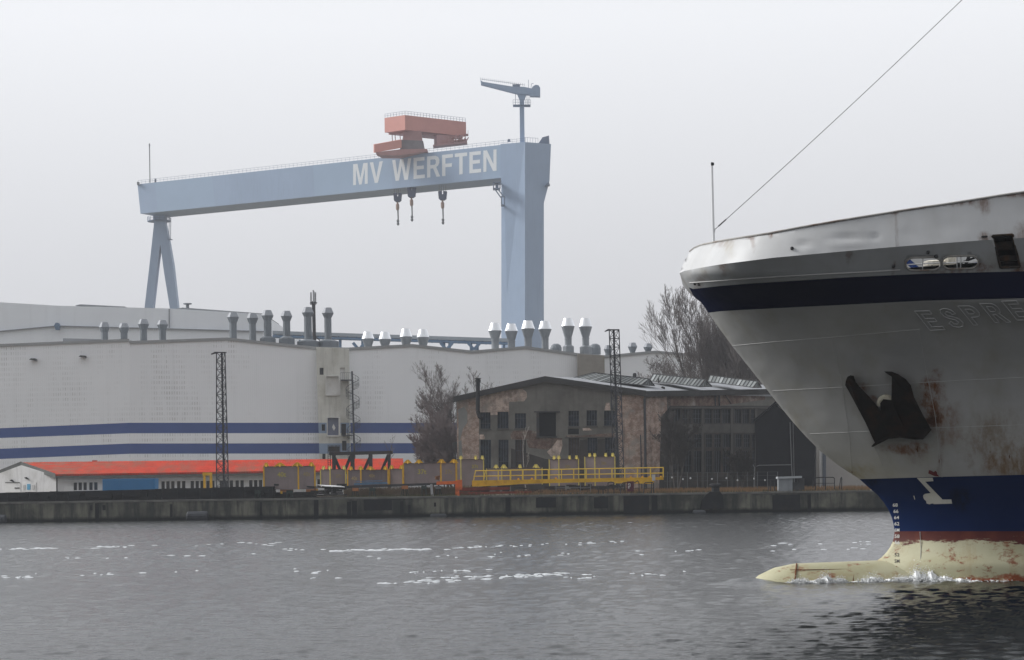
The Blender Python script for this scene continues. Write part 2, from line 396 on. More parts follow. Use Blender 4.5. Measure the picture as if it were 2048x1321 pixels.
# ---- fenders floating along the quay
def fender(px0, px1, zc, r, label):
    a = at(px0, 1030, DQ-.9); c = at(px1, 1030, DQ-.9)
    o = MB().lathe(((a.x+c.x)/2, DQ-r-.1, zc), [(r*.5, a.x-(a.x+c.x)/2), (r*.9, a.x-(a.x+c.x)/2+.08), (r, a.x-(a.x+c.x)/2+.2), (r, c.x-(a.x+c.x)/2-.2), (r*.9, c.x-(a.x+c.x)/2-.08), (r*.5, c.x-(a.x+c.x)/2)], 16, axis='x')
    o = o.build('fender', M('fender_rubber', (.045,.048,.055), .6, .3, 2), smooth=False)
    tag(o, label, 'fender', 'black rubber fenders floating along the quay wall')
fender(372, 416, .32, .55, 'fat black cylindrical fender floating beside the quay below the left lattice mast')
fender(-14, 12, .25, .55, 'black cylindrical fender at the left edge of the picture')
fender(860, 893, -.02, .32, 'low grey half-sunk fender at the quay below the orange frame')
fender(1386, 1412, -.02, .34, 'low grey half-sunk fender under the black mooring bollard')
# ================================================================== LARGE BUILDINGS
DH = lambda px, py: 335+(px-258)*.022 if px >= 259.6 else 335.035+(259.6-px)*.010
hall = thing('assembly_hall', 'long pale shipyard hall with two blue stripes and roof cowls', 'hall', at(650, 985, 344))
def strip_wall(mb, xs, top, rows, D, bottom, depth=0.0):
    """wall columns between picture x positions; rows = list of (y function, material above that line)"""
    cols = []
    for x in xs: cols.append([at(x, yy(x), D(x, 800)) for yy in [top]+[r[0] for r in rows]+[lambda x: bottom]])
    mis = [r[1] for r in rows]+[0]
    for a, c in zip(cols, cols[1:]):
        for j in range(len(a)-1): mb.quad(a[j], c[j], c[j+1], a[j+1], mis[j])
def pl(pts):
    def g(x):
        for (xa, ya), (xb, yb) in zip(pts, pts[1:]):
            if x <= xb or (xb, yb) == pts[-1]: return ya+(yb-ya)*(x-xa)/(xb-xa)
    return g
ctop = pl([(259.6,684),(455,677),(632,695.5),(697,697),(825,690),(945,703),(1050,694),(1155,708),(1210,712.5),(1310,703),(1440,714)])
ltop = pl([(-220,700),(0,690),(259.6,679.5)])
hw = MB()
sa, sb, sc_, sd_ = (pl([(260,846),(1440,846.5)]), pl([(260,867),(1440,866)]), pl([(260,887.5),(1440,886)]), pl([(260,908),(1440,906.5)]))
strip_wall(hw, [259.6,300,455,545,632,697,760,825,890,945,1050,1155,1210,1310,1440], ctop, [(sa, 0), (sb, 1), (sc_, 0), (sd_, 1)], DH, 988)
la, lb, lc, ld = (pl([(-220,866),(0,857),(259.6,846)]), pl([(-220,885),(0,876.5),(259.6,867)]), pl([(-220,908),(0,898),(259.6,887.5)]), pl([(-220,928),(0,918.5),(259.6,908)]))
strip_wall(hw, [-220,-100,0,130,259.6], ltop, [(la, 0), (lb, 1), (lc, 0), (ld, 1)], DH, 990)
hw.build('wall', [clad, blue_band], hall, recalc=False)
rf = MB(); xs = [-220,0,258,260,455,632,697,825,945,1050,1155,1210,1310,1440]; bk = Vector((0, 75, 0))
for a, c in zip(xs, xs[1:]):
    p0 = at(a, (ltop if a < 259 else ctop)(a), DH(a, 0)); p1 = at(c, (ltop if c < 259 else ctop)(c), DH(c, 0))
    up = Vector((0, 0, .02)); rf.quad(p0+up, p1+up, p1+up+bk, p0+up+bk)
    rf.hexa([p0+Vector((0,-.25,-.3)), p1+Vector((0,-.25,-.3)), p1+Vector((0,-.25,.1)), p0+Vector((0,-.25,.1)), p0+Vector((0,-.01,-.3)), p1+Vector((0,-.01,-.3)), p1+Vector((0,-.01,.1)), p0+Vector((0,-.01,.1))])
rf.build('roof', M('hall_roof', (.33,.34,.35), .8, .15, .3), hall)
p = MB(); p.prism([(126,677),(212,679),(212,690),(126,690)], 350, 8); p.build('roof_block', M('roof_block_grey', (.30,.31,.33), .8, .1, .3), hall)
# cowls
def cowl(cx, top, wide, neck, base, hw_, sh, kind='grey', box=None):
    D = DH(cx, 0)+9; k = D/F; c = at(cx, wide, D); z = lambda y: at(cx, y, D).z-c.z
    if kind == 'grey':
        s_ = MB().lathe(c, [(sh*k, z(base+14)), (sh*k, z(neck)), (sh*k*1.04, z(neck)), (hw_*k, z(wide))], 8)
        if box: s_.lathe(c, [(box*k*1.1, z(base+12)), (box*k*1.1, z(base-6)), (sh*k*1.1, z(base-11))], 8)
        o = s_.build('ventilation_cowl', cowl_grey, hall)
        MB().lathe(c, [(hw_*k*1.01, z(wide)), (hw_*.62*k, z(top)), (hw_*.55*k, z(top)-.1)], 8).build('cap', cowl_cap, o)
    else:
        s_ = MB()
        if neck is not None:
            s_.lathe(c, [(sh*k, z(base+14)), (sh*k, z(neck)), (hw_*k, z(wide))], 20)
            s_.lathe(c, [(sh*k*1.12, z(neck+3)), (sh*k*1.12, z(neck+2))], 20)
            s_.lathe(c, [(sh*k*1.25, z((neck+wide)/2+5)), (sh*k*1.27, z((neck+wide)/2+4))], 20)
            if box: s_.lathe(c, [(box*k, z(base+12)), (box*k, z(base-12)), (sh*k, z(base-16))], 8)
        else: s_.lathe(c, [(sh*k*.95, z(base+6)), (sh*k, z(base)), (hw_*k, z(wide))], 20)
        o = s_.build('ventilation_cowl', silver_dk, hall)
        MB().lathe(c, [(hw_*k*1.02, z(wide)), (hw_*.64*k, z(top)), (hw_*.5*k, z(top)-.15)], 20).build('cap', silver, o)
for a in ((209,645,655,665,681,11,7), (248,647,656,666,680,11,7), (287,639,649,660,682,11.5,7), (325,641,650,661,682,11.5,7), (466,626,635,646,677,12.5,7.5),
          (505,627,637,648,682,12,7), (535,621,632,641,684,12.5,8), (573,622.5,633,643,684,12,7.5), (615.5,615,626,634,690,12.5,8), (655.5,616,627,636,690,12.5,7.5)):
    cowl(*a, box=(15 if a[0] in (535, 573) else 21 if a[0] > 600 else None))
for a in ((736,664,678,None,692,12.5,8), (770,664.5,679,None,692,12.5,8), (812,658,674,None,690,12.5,8), (846,659.5,675,None,691,12.5,8),
          (990,646.6,662,679,697,13.5,7.5), (1022.5,648,663,681,695,13,7.5), (1056,642,658,677,694,13.5,7.5), (1090,643,659,676,697,13.5,7)):
    cowl(*a, kind='silver')
cowl(1136,637,653,676,706,13.5,7,'silver',12); cowl(1171,637,654,675,707,13.5,7,'silver',13)
for a in ((1216,691,699,706,711,9,6), (1265,686,694,704,708,10,5.5), (1296,687.5,695,703,708,10,5.5)): cowl(*a)
o = MB()
for cx in (1112, 1190): MB().lathe(at(cx, 700, DH(cx, 0)+22), [(1.0, -.8), (1.0, .3), (.8, .75), (.4, 1.0)], 10).build('vent_dome', cowl_grey, hall)
# stair tower
DT = lambda px, py: DH(px, py)-1.5
tw = MB(); wall(tw, [(632,694.5),(697,697.5),(701,985),(641,985)], DT, holes=[rect(639,647,736,750), rect(652.5,677,753,789), rect(680,689.5,736,760), rect(655,677,836,871), rect(643,650,849,862), rect(644.5,651,908,920), rect(682.5,692,848,871), rect(684,693,882,902)],
     patches=[([(634,846),(699.5,846),(699.8,867),(634.5,867)], 1), ([(635,887.5),(700,887),(700,907.5),(635.5,908)], 1)], reveal=.4, thick=9.0)
wr = tw.build('stair_tower', [concrete, pale_blue], hall, recalc=False)
for r_, m_ in ((rect(639,647,736,750), glass_dark), (rect(643,650,849,862), glass_dark), (rect(644.5,651,908,920), glass_dark), (rect(682.5,692,848,871), glass_dark), (rect(684,693,882,902), glass_dark)):
    MB().prism(r_, lambda a, c: DT(a, c)+.35, .05).build('window', m_, wr)
for r_, m_, fr in ((rect(652.5,677,753,789), white_paint, 1.6), (rect(655,677,836,871), M('panel_blue_grey', (.17,.19,.26), .8, .2, 1), 1.6)):
    o = MB().prism(r_, lambda a, c: DT(a, c)+.2, .1).build('loading_door', m_, wr)
    x0, x1, y0, y1 = r_[0][0], r_[1][0], r_[0][1], r_[2][1]; f_ = MB()
    for s_ in (rect(x0-fr,x0,y0-fr,y1+fr), rect(x1,x1+fr+2,y0-fr,y1+fr), rect(x0,x1,y0-fr,y0), rect(x0,x1,y1,y1+fr+1)): f_.prism(s_, lambda a, c: DT(a, c)-.3, .28)
    f_.build('door_frame', white_paint, o)
o = MB().prism([(667,848),(671,856),(668,862),(664,855)], lambda a, c: DT(a, c)+.15, .03).build('emblem', white_paint, wr)
MB().prism(rect(680,689.5,736,760), lambda a, c: DT(a, c)+.3, .05).build('door', white_paint, wr)
wr2 = MB(); wall(wr2, [(1155,708.5),(1209,711.5),(1211,985),(1158,985)], DT, thick=8); wr2.build('lift_tower', M('tower_concrete_brown', (.30,.28,.25), .9, .25, .3, dirt=(.17,.14,.1), dirt_amt=.6), hall, recalc=False)
# spiral stair
Ds = DH(706, 0)-3.2
st = MB(); st.tube(at(704, 743, Ds), at(711, 985, Ds), .13, 8)
st.prism(rect(681, 704, 759.5, 761), Ds-.6, 2.0); st.prism(rect(683, 707, 870.5, 872), Ds-.6, 2.0)
so_ = st.build('spiral_staircase', M('stair_steel', (.05,.058,.07), .6, .2, 1), hall)
steps = MB(); rail = MB(); prev = None; rad = 13.5*Ds/F; kk = 0
y = 761.0
while y < 915:
    ph = -kk*2*math.pi/15+math.pi*.5; cx = 704+(y-743)*7/242; c = at(cx, y, Ds); dx, dy = math.cos(ph), math.sin(ph)
    e_ = c+Vector((dx*rad, dy*rad, 0)); w_ = Vector((-dy, dx, 0))*.28
    steps.hexa([c-w_*.3+Vector((0,0,-.05)), e_-w_+Vector((0,0,-.05)), e_-w_, c-w_*.3, c+w_*.3+Vector((0,0,-.05)), e_+w_+Vector((0,0,-.05)), e_+w_, c+w_*.3])
    tp = e_+Vector((0, 0, 1.0)); rail.tube(e_, tp, .018, 4)
    if prev: rail.tube(prev, tp, .035, 5); rail.tube(prev-Vector((0,0,.5)), tp-Vector((0,0,.5)), .018, 4)
    prev = tp; kk += 1; y += 2.7
for px in range(681, 705, 4): rail.tube(at(px, 760, Ds-.6), at(px, 746, Ds-.6), .018, 4)
rail.tube(at(681, 746, Ds-.6), at(704, 746, Ds-.6), .03, 4)
steps.build('tread', M('stair_steel'), so_)['kind'] = 'stuff'; rail.build('handrail', M('stair_steel'), so_)
for px, py in ((65, 719.5), (164, 713.5)):
    D = DH(px, py); k = D/F
    o = MB(); o.prism([(px-7,py),(px-3,py-2.5),(px+6,py-2),(px+6,py+2.5),(px+1,py+1)], D-1.2, 1.1); o.build('wall_lamp', dark_steel, hall)
# antenna on the roof
D = 356; an = thing('antenna_mast', 'slim dark mast with grey mobile phone antennas on the hall roof', 'antenna', at(628, 690, D))
MB().tube(at(629, 692, D), at(627, 603, D), .28, 8).tube(at(627, 603, D), at(626.5, 581, D), .1, 6).tube(at(644, 686, D-1), at(630, 672, D), .09, 5).build('pole', dark_steel, an)
for dx, y0 in ((-4.6, 585), (4.2, 585), (.6, 582)):
    MB().prism(rect(626.5+dx-1.6, 626.5+dx+1.6, y0, y0+25), D-.6+abs(dx)*.1, .25).build('antenna_panel', M('antenna_grey', (.42,.43,.44), .6, .1, 1), an)
MB().lathe(at(627, 606, D), [(.6, -.1), (.6, .05)], 8).build('bracket', dark_steel, an)
# pipe bridge behind the hall
pb = thing('pipe_bridge', 'grey blue pipe bridge on stilts running behind the hall roofs', 'pipe bridge', at(800, 985, 420))
gP = plane((545, 665, 425), (1020, 690, 415))
MB().prism([(545,662),(1020,677.5),(1020,684.5),(545,669)], gP, 2.5).build('pipe', M('pipe_grey', (.30,.33,.36), .6, .15, .4), pb)
o = MB().prism([(545,670.5),(1020,685.5),(1020,689),(545,675)], gP, 2.5)
for x in range(550, 1020, 18): o.bar(at(x, gP and 669+(x-545)*.0326, gP(x, 670)), at(x+9, 676+(x-545)*.0316, gP(x, 670)), .18)
o.build('walkway', M('bridge_blue', (.13,.20,.30), .6, .15, .4), pb)
for px in (600, 680, 725, 888, 899, 942, 955, 1008):
    MB().prism(rect(px-2.5, px+2.5, 680, 985), gP(px, 690)+.5, 1.0).build('stilt', M('bridge_blue'), pb)
for px in (718, 893, 948):
    o = MB()
    for s in (-1, 1): o.bar(at(px, 700, gP(px, 690)), at(px+s*12, 686, gP(px, 690)), .5)
    o.build('brace', M('bridge_blue'), pb)
# far hall
DF = 455.0
fh = thing('far_hall', 'tall pale windowless hall rising behind the cowls on the left', 'hall', at(250, 985, DF))
o = MB(); o.prism([(-260,596),(0,605),(118,612),(340,617.5),(400,621),(527,629),(529,985),(-260,985)], DF, 90); o.build('wall', clad_far, fh)
o = MB(); o.prism([(-260,691),(0,662),(113,651.5),(330,657),(528,662.5),(528,664.2),(330,658.7),(113,653.2),(0,663.8),(-260,693)], DF-.6, .55)
o.prism(rect(337.5,338.8,618,656), DF-.4, .35); o.build('trim', M('trim_grey', (.22,.23,.25), .7, .1, 1), fh)
o = MB(); o.prism([(150,611.5),(160,609),(250,613.5),(250,616.5)], DF+2, 30); o.prism([(352,618),(365,615.5),(527,627.5),(527,629)], DF+2, 30); o.build('roof', M('roof_grey', (.20,.21,.22), .8, .1, .5), fh)
MB().prism([(108,652),(111,646),(116,646),(119,652),(117,660),(111,660)], DF-2, 1.3).build('bracket', M('bridge_blue'), fh)
MB().lathe(at(375, 612, DF+6), [(.35, -1), (.35, .2), (.9, .3), (.9, .5)], 8).build('roof_vent', M('cowl_grey'), fh)
# ================================================================== GANTRY CRANE
gc = thing('gantry_crane', 'huge blue shipyard gantry crane with white lettering fading in the haze', 'crane', at(1045, 985, 600))
gG = plane((1050, 285, 600), (275, 369, 669))
A = at(1050, 285, 600); Bf = at(275, 369, 669); dv = Vector((Bf.x-A.x, Bf.y-A.y, 0)).normalized(); pv_ = Vector((-dv.y, dv.x, 0))
if pv_.y < 0: pv_ = -pv_
wv = pv_*12.0
tl, bl_, tr, br_ = Bf, at(281, 428, gG(281, 428)), A, at(1050, 351.5, gG(1050, 351.5))
o = MB(); o.hexa([bl_, br_, tr, tl, bl_+wv, br_+wv, tr+wv, tl+wv]); gir = o.build('girder', crane_blue_hazed, gc)
for t0, t1, m_ in ((.79, .95, 0), (.32, .52, 0), (.05, .10, 0)):   # repainted paler panels standing 5 mm proud
    f0, f1 = tr.lerp(tl, t0), tr.lerp(tl, t1); g0, g1 = br_.lerp(bl_, t0), br_.lerp(bl_, t1); n_ = -pv_*.005
    MB().quad(g0+n_, g1+n_, f1+n_, f0+n_).build('paint_panel', M('crane_blue_repaint', (.33,.43,.565), .55, .08, .06), gir)
# rigid leg: head block and tapering column
gE2 = plane((1050, 285, 599.9), (1102, 288.5, 606.5)); gG5 = lambda a, c: gG(a, c)-.06
o = MB(); o.solid([at(x, y, gG5(x, y)) for x, y in ((1001,351),(1001,288.6),(1050,284.6),(1050,985),(1019,985),(1015,640),(1009,414))], pv_*10)
o.solid([at(x, y, gE2(x, y)) for x, y in ((1050.05,284.6),(1102,288.5),(1099,363),(1087,409),(1075,700),(1070,985),(1050.05,985))], Vector((-dv.x*8, -dv.y*8, 0))*-1+pv_*1.0)
leg_o = o.build('rigid_leg', crane_blue_hazed, gc)
o = MB(); o.prism([(1077,287),(1085,275),(1098,271.5),(1099,288)], 606, 6); o.prism([(1097,364),(1100,370),(1090,372)], 603.5, 3); o.build('end_housing', crane_dark_hazed, leg_o)
o = MB(); D = 601
o.prism(rect(986,1001,364,366), D, 3); o.prism(rect(986,1000,376,378.5), D, 3); o.prism(rect(1002,1009,409,411), D, 3); o.prism(rect(991,997,368,376), D+.5, 2)
for a_, c_ in (((987,365),(987,378)), ((1000,365),(1000,378)), ((990,379),(1002,396)), ((996,379),(1007,393)), ((1003,393),(1003,410)), ((1009,393),(1009,410)), ((1002,394),(1009,394))): o.bar(at(*a_, D), at(*c_, D), .3)
o.build('service_platform', crane_dark_hazed, leg_o)
# pendulum leg
o = MB(); D = 672
o.prism([(305,427),(330,425),(330.5,447),(337,478),(346,530),(355.5,616),(397,985),(380,985),(339.6,617),(328,545),(320.5,489),(314,540),(305.5,617),(262,985),(246,985),(289,616),(299,530),(305,475),(308,447)], D, 4.0)
pl_o = o.build('pendulum_leg', crane_blue_hazed, gc)
o = MB(); c = at(318, 443, D+2); o.lathe(c, [(3.5, -.15), (3.5, .15)], 14)
for i in range(14):
    p0 = c+Vector((3.4*math.cos(i*.4488), 3.4*math.sin(i*.4488), 0)); p1 = c+Vector((3.4*math.cos((i+1)*.4488), 3.4*math.sin((i+1)*.4488), 0))
    o.tube(p0, p0+Vector((0,0,1.3)), .06, 4); o.tube(p0+Vector((0,0,1.3)), p1+Vector((0,0,1.3)), .06, 4); o.tube(p0+Vector((0,0,.7)), p1+Vector((0,0,.7)), .05, 4)
o.build('ring_platform', crane_dark_hazed, pl_o)
o = MB()
for x in (337.5, 341): o.tube(at(x+1, 436, D), at(x, 479, D), .09, 4)
for i in range(20): o.tube(at(337.5, 437+i*2.1, D), at(342, 437+i*2.1, D), .05, 4)
o.prism(rect(334, 344, 478.5, 479.8), D, 1.5); o.build('ladder', crane_dark_hazed, pl_o)
# railings on the girder
o = MB(); n_ = 96
top0, top1 = tr+Vector((0,0,0)), tl
for off in (pv_*.3, pv_*11.5):
    ps = [top0.lerp(top1, i/n_)+off for i in range(n_+1)]
    for p0 in ps: o.tube(p0, p0+Vector((0,0,1.15)), .035, 4)
    for h_ in (.6, 1.15): o.tube(ps[0]+Vector((0,0,h_)), ps[-1]+Vector((0,0,h_)), .04, 4)
ps = [at(1050+i*5.2, 285+i*.35, 604) for i in range(6)]
for p0 in ps: o.tube(p0, p0+Vector((0,0,1.3)), .05, 4)
o.tube(ps[0]+Vector((0,0,1.3)), ps[-1]+Vector((0,0,1.3)), .05, 4)
o.build('railing', crane_dark_hazed, gc)
o = MB(); D = 667; o.tube(at(300, 366, D), at(299, 292, D), .16, 6); o.tube(at(297.3, 292, D), at(300.7, 292, D), .1, 5); o.lathe(at(299, 290, D), [(.12, -.2), (.25, .1), (.12, .4)], 6)
o.prism(rect(309, 312, 358, 366), D, .8); o.prism(rect(274, 277, 364, 370), D+1, 2)
o.build('signal_mast', grey_steel, gc)
# lettering on the girder
GL = {'M': (.9, [(0,0),(0,1),(.27,1),(.45,.32),(.63,1),(.9,1),(.9,0),(.72,0),(.72,.75),(.53,0),(.37,0),(.18,.75),(.18,0)], []),
 'V': (.8, [(0,1),(.21,1),(.40,.26),(.59,1),(.8,1),(.5,0),(.3,0)], []),
 'W': (1.16, [(0,1),(.2,1),(.32,.3),(.48,1),(.68,1),(.84,.3),(.96,1),(1.16,1),(.95,0),(.74,0),(.58,.68),(.42,0),(.21,0)], []),
 'E': (.68, [(0,0),(0,1),(.66,1),(.66,.83),(.2,.83),(.2,.6),(.62,.6),(.62,.43),(.2,.43),(.2,.17),(.68,.17),(.68,0)], []),
 'F': (.62, [(0,0),(0,1),(.64,1),(.64,.83),(.2,.83),(.2,.57),(.58,.57),(.58,.4),(.2,.4),(.2,0)], []),
 'T': (.72, [(0,1),(.72,1),(.72,.83),(.46,.83),(.46,0),(.26,0),(.26,.83),(0,.83)], []),
 'R': (.76, [(0,0),(0,1),(.5,1),(.66,.93),(.73,.8),(.73,.65),(.66,.52),(.55,.46),(.78,0),(.56,0),(.36,.41),(.2,.41),(.2,0)], [[(.2,.83),(.2,.58),(.45,.58),(.52,.64),(.52,.77),(.45,.83)]]),
 'P': (.72, [(0,0),(0,1),(.5,1),(.66,.93),(.73,.8),(.73,.62),(.66,.48),(.5,.41),(.2,.41),(.2,0)], [[(.2,.83),(.2,.58),(.45,.58),(.52,.64),(.52,.77),(.45,.83)]]),
 'S': (.72, [(.02,.22),(.12,.06),(.36,0),(.60,.07),(.72,.25),(.66,.46),(.45,.56),(.26,.63),(.22,.74),(.35,.83),(.50,.77),(.52,.68),(.70,.70),(.66,.88),(.50,.98),(.34,1),(.14,.94),(.03,.78),(.07,.58),(.25,.47),(.46,.39),(.52,.27),(.40,.17),(.26,.20),(.20,.32)], []),
 'N': (.76, [(0,0),(0,1),(.21,1),(.58,.33),(.58,1),(.76,1),(.76,0),(.56,0),(.18,.68),(.18,0)], []), ' ': (.30, None, None)}
P0 = at(706.5, 345, gG(706.5, 345)); P1 = at(993, 320, gG(993, 320))
def along(x):
    p = P0.lerp(P1, x); u = p.x*F/p.y
    return u/CR+1024+(335-660.5)*SR/CR
TXT = 'MV WERFTEN'; tot = sum(GL[c][0]+.13 for c in TXT)-.13; cx_ = 0
for ch in TXT:
    w, ol, hl_ = GL[ch]
    if ol:
        ov_, fs_ = cdt(ol, hl_); m_ = MB(); vv = []
        for v in ov_:
            px = along((cx_+v.x)/tot); k0 = pl([(706,329),(993,299)])(px); k1 = pl([(706,371),(993,342)])(px)
            vv.append(at(px, k1+(k0-k1)*v.y, gG(px, k1+(k0-k1)*v.y))-pv_*.03)
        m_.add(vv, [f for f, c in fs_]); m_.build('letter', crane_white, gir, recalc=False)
    cx_ += w+.13
# upper trolley
def cornerbox(mb, a, b, c, y0, y1, mi=0):
    """box seen over its near vertical edge b; a, b, c = (px, top y, D); heights given by y at each"""
    ta, tb, tcc = at(*a), at(*b), at(*c); h_ = (tb.z-at(b[0], y1, b[2]).z); up = Vector((0, 0, -h_)); td = ta+tcc-tb
    mb.hexa([ta+up, tb+up, tcc+up, td+up, ta, tb, tcc, td], mi)
o = MB(); cornerbox(o, (769,236.5,622), (810,230.5,616), (932,244.5,630), 0, 260)
for q_ in ((769,236.5,622), (810,230.5,616), (932,244.5,630)): pass
tr1 = o.build('upper_trolley', crane_red_hazed, gc)
o = MB(); cornerbox(o, (777,262.5,623), (813,259.5,618), (925,270.5,629), 0, 267); cornerbox(o, (868,270,624), (874,270,622), (908,272,628), 0, 291)
cornerbox(o, (918,271,629), (921,270,628), (925,271,629), 0, 290); o.prism([(808,262),(842,262),(846,300),(800,306)], 618, 5)
o.build('trolley_frame', M('crane_red_dark', (.40,.22,.21), .6, .2, .3), tr1)
o = MB()
e0, e1, e2 = at(770,236.5,622), at(810,230.5,616), at(931,244.5,630)
for a_, c_, n_ in ((e0, e1, 7), (e1, e2, 20)):
    for i in range(n_+1):
        p0 = a_.lerp(c_, i/n_); o.tube(p0, p0+Vector((0,0,1.1)), .06, 4)
    for h_ in (.55, 1.1): o.tube(a_+Vector((0,0,h_)), c_+Vector((0,0,h_)), .04, 4)
o.build('railing', crane_dark_hazed, tr1)
o = MB()
for px in (784, 790, 800, 912, 930): MB().tube(at(px, 268, 622), at(px+1, 284, 622), .15, 4).build('post', M('crane_red_dark'), tr1)
for px in range(896, 933, 6): o.bar(at(px, 284, 624), at(px+5, 275, 624), .25)
o.prism([(866,290),(934,283),(934,286),(866,293.5)], 622, 4); o.prism([(908,281),(933,278),(933,280),(908,283)], 624, 3); MB().prism(rect(930,936.5,268,270.5), 629, 2).tube(at(936, 270, 629), at(936, 261, 629), .07, 4).build('landing', M('crane_red_dark'), tr1)
o.build('walkway', M('crane_red_dark'), tr1)
o = MB(); cornerbox(o, (747,289,617), (748.5,289.3,616), (803,279.5,614), 0, 306)
tr2 = o.build('lower_trolley', crane_red_hazed, gc)
MB().prism([(751,305),(800,299),(854,298),(856,303),(800,311),(762,311)], 614.5, 6).build('bogie', M('crane_red_dark'), tr2)
MB().prism([(800,280),(846,282),(850,303),(800,308)], 615.5, 4).build('winch', M('winch_dark', (.20,.18,.19), .7, .3, .5), tr2)
# jib crane on top
jo = MB(); D = 606
jo.prism([(1039.2,200),(1048.3,200),(1049.3,285),(1040,285)], D, 1.3); jo.prism([(1034,186.5),(1054,186),(1049,200),(1039,200)], D, 1.3)
jc = jo.build('jib_crane', crane_blue_hazed, gc)
o = MB(); o.prism([(961,160.5),(966,164),(1025,173.5),(1048,174),(1066,178),(1064,190),(1036,188),(962,169)], D-.3, 1.9); o.build('boom', crane_blue_hazed, jc)
MB().prism([(1060,181),(1066,173),(1071,170),(1077,171),(1080.5,176),(1080.5,192.5),(1060,192)], D-.8, 2.6).build('counterweight', M('crane_blue_hazed'), jc)
o = MB(); o.prism(rect(1026,1061,209.5,211), D-.6, 3)
for px in range(1026, 1062, 5): o.tube(at(px, 210, D-.6), at(px, 200, D-.6), .06, 4)
for yy in (200, 205): o.tube(at(1026, yy, D-.6), at(1061, yy, D-.6), .05, 4)
for px in (1031, 1054, 1058): o.tube(at(px, 210, D), at(px, 186, D), .09, 4)
for i in range(23): o.tube(at(961+i*4, 160.5+i*.55, D), at(961+i*4, 154.5+max(0, i)*.55+ .5, D), .05, 4)
o.tube(at(961, 158.5, D), at(1049, 170.5, D), .06, 4); o.tube(at(1057, 176, D), at(1057, 160, D), .08, 4); o.path([at(1062, 176, D), at(1063, 168, D), at(1067, 167.5, D)], .08, 4)
o.prism(rect(1025,1040,169,174), D, 1.2); o.prism([(1015,283),(1016,278.5),(1020,278.5),(1021,283)], 603, 1); o.build('platform', crane_dark_hazed, jc)
# three hook blocks hanging from the trolleys
def hook(px, y0, y1, y2, y3, D, w, label):
    h_ = thing('hook_block', label, 'crane hook', at(px, y3, D), 'hook blocks hanging under the gantry crane')
    o = MB()
    for dx in (-w*.8, -w*.3, w*.3, w*.8): o.tube(at(px+dx, y0-22, D+1), at(px+dx*.9, y1, D+1), .06, 4)
    o.build('hoist_rope', grey_steel, h_)
    MB().prism([(px-w,y1),(px-1.2,y1-1),(px-1.2,y1+6),(px+1.2,y1+6),(px+1.2,y1-1),(px+w,y1),(px+w*.85,y2-3),(px+w*.4,y2),(px-w*.4,y2),(px-w*.85,y2-3)], D, 2.0).build('sheave_block', M('hook_navy_hazed', (.09,.11,.17), .6, .3, .3), h_)  # block navy paled, its haze fade painted into the colour
    MB().lathe(at(px, y2, D+1), [(.35, -2.4), (.5, -2.0), (.5, -.9), (.25, -.5), (.25, .2)], 8).build('hook_shank', M('hook_orange', (.36,.25,.20), .7, .3, .4), h_)
    o = MB(); o.tube(at(px, y2+14, D+1), at(px+1, y3-8, D+1), .12, 5); o.tube(at(px+1.5, y2+14, D+1), at(px+2, y3-8, D+1), .1, 5)
    o.lathe(at(px+1, y3-4, D+1), [(.15, -.9), (.45, -.5), (.3, .0), (.45, .4), (.15, .9)], 6); o.build('chain', M('chain_grey', (.16,.17,.18), .6, .2, 1), h_)
hook(795, 380, 387, 403.5, 449, 622, 8.5, 'dark hook block farthest left under the crane girder')
hook(823, 377, 375, 395, 441, 620, 9, 'dark hook block in the middle, tucked up against the girder, with twin ropes')
hook(885, 370, 383, 400, 447, 616, 9, 'dark hook block on the right, hanging lowest below the lettering')
# ================================================================== RED ROOFED SHED
sh = thing('workshop_shed', 'low white workshop with a long red roof and a gable at the left', 'shed', at(300, 985, 272))
gL = plane((113, 953, 268), (806, 941, 279)); gE = plane((-44, 963, 275), (113, 953, 268))
wh = M('shed_white', (.72,.72,.73), .8, .15, .5, streak=.4, dirt=(.3,.29,.26), dirt_amt=.5)
wins = [(147+i*9.75+(2 if (i//3) % 2 else 0), 7.0) for i in range(62) if i % 6 != 5]
hl = [rect(x, x+w, 966+(-(x-113)*.0137), 981.5-(x-113)*.0137) for x, w in wins]
o = MB(); wall(o, [(113,953),(806,943),(806,990),(113,992)], gL, holes=hl, thick=.3, reveal=.25)
wall(o, [(-44,963),(42,931),(113,953),(113,992),(-44,992)], gE, thick=.3)
so2 = o.build('wall', wh, sh, recalc=False)
for r_ in hl: MB().prism(r_, lambda a, c: gL(a, c)+.2, .04).build('window', glass_dark, sh)
def mat_redroof():
    m = bpy.data.materials.new('red_roof'); t, b = nodes(m)
    c = mixc(t, ramp(t, noise(t, .9, sc=(1, 1, 1), detail=6), .35, .7), (.50,.046,.02), (.36,.036,.02))
    c = mixc(t, math_(t, 'MULTIPLY', ramp(t, noise(t, .5, sc=(1, .4, .4), off=(2, 5, 1), detail=7, rough=.7), .46, .66), .8), c, (.24,.09,.06))
    s = N(t, 'ShaderNodeSeparateXYZ'); t.links.new(N(t, 'ShaderNodeNewGeometry').outputs['Position'], s.inputs[0])
    old = N(t, 'ShaderNodeMapRange'); t.links.new(s.outputs['X'], old.inputs[0]); old.inputs[1].default_value = -42; old.inputs[2].default_value = -56
    c = mixc(t, math_(t, 'MULTIPLY', old.outputs[0], ramp(t, noise(t, .7, sc=(1, 2, 2), off=(7, 1, 0), detail=7, rough=.75), .42, .62)), c, (.24,.12,.085))
    t.links.new(c, b.inputs['Base Color']); b.inputs['Roughness'].default_value = .8
    b.inputs['Specular IOR Level'].default_value = .04
    ws = math_(t, 'SINE', math_(t, 'MULTIPLY', s.outputs['X'], 2*math.pi/.3)); bumpit(t, b, ws, .25, .04); return m
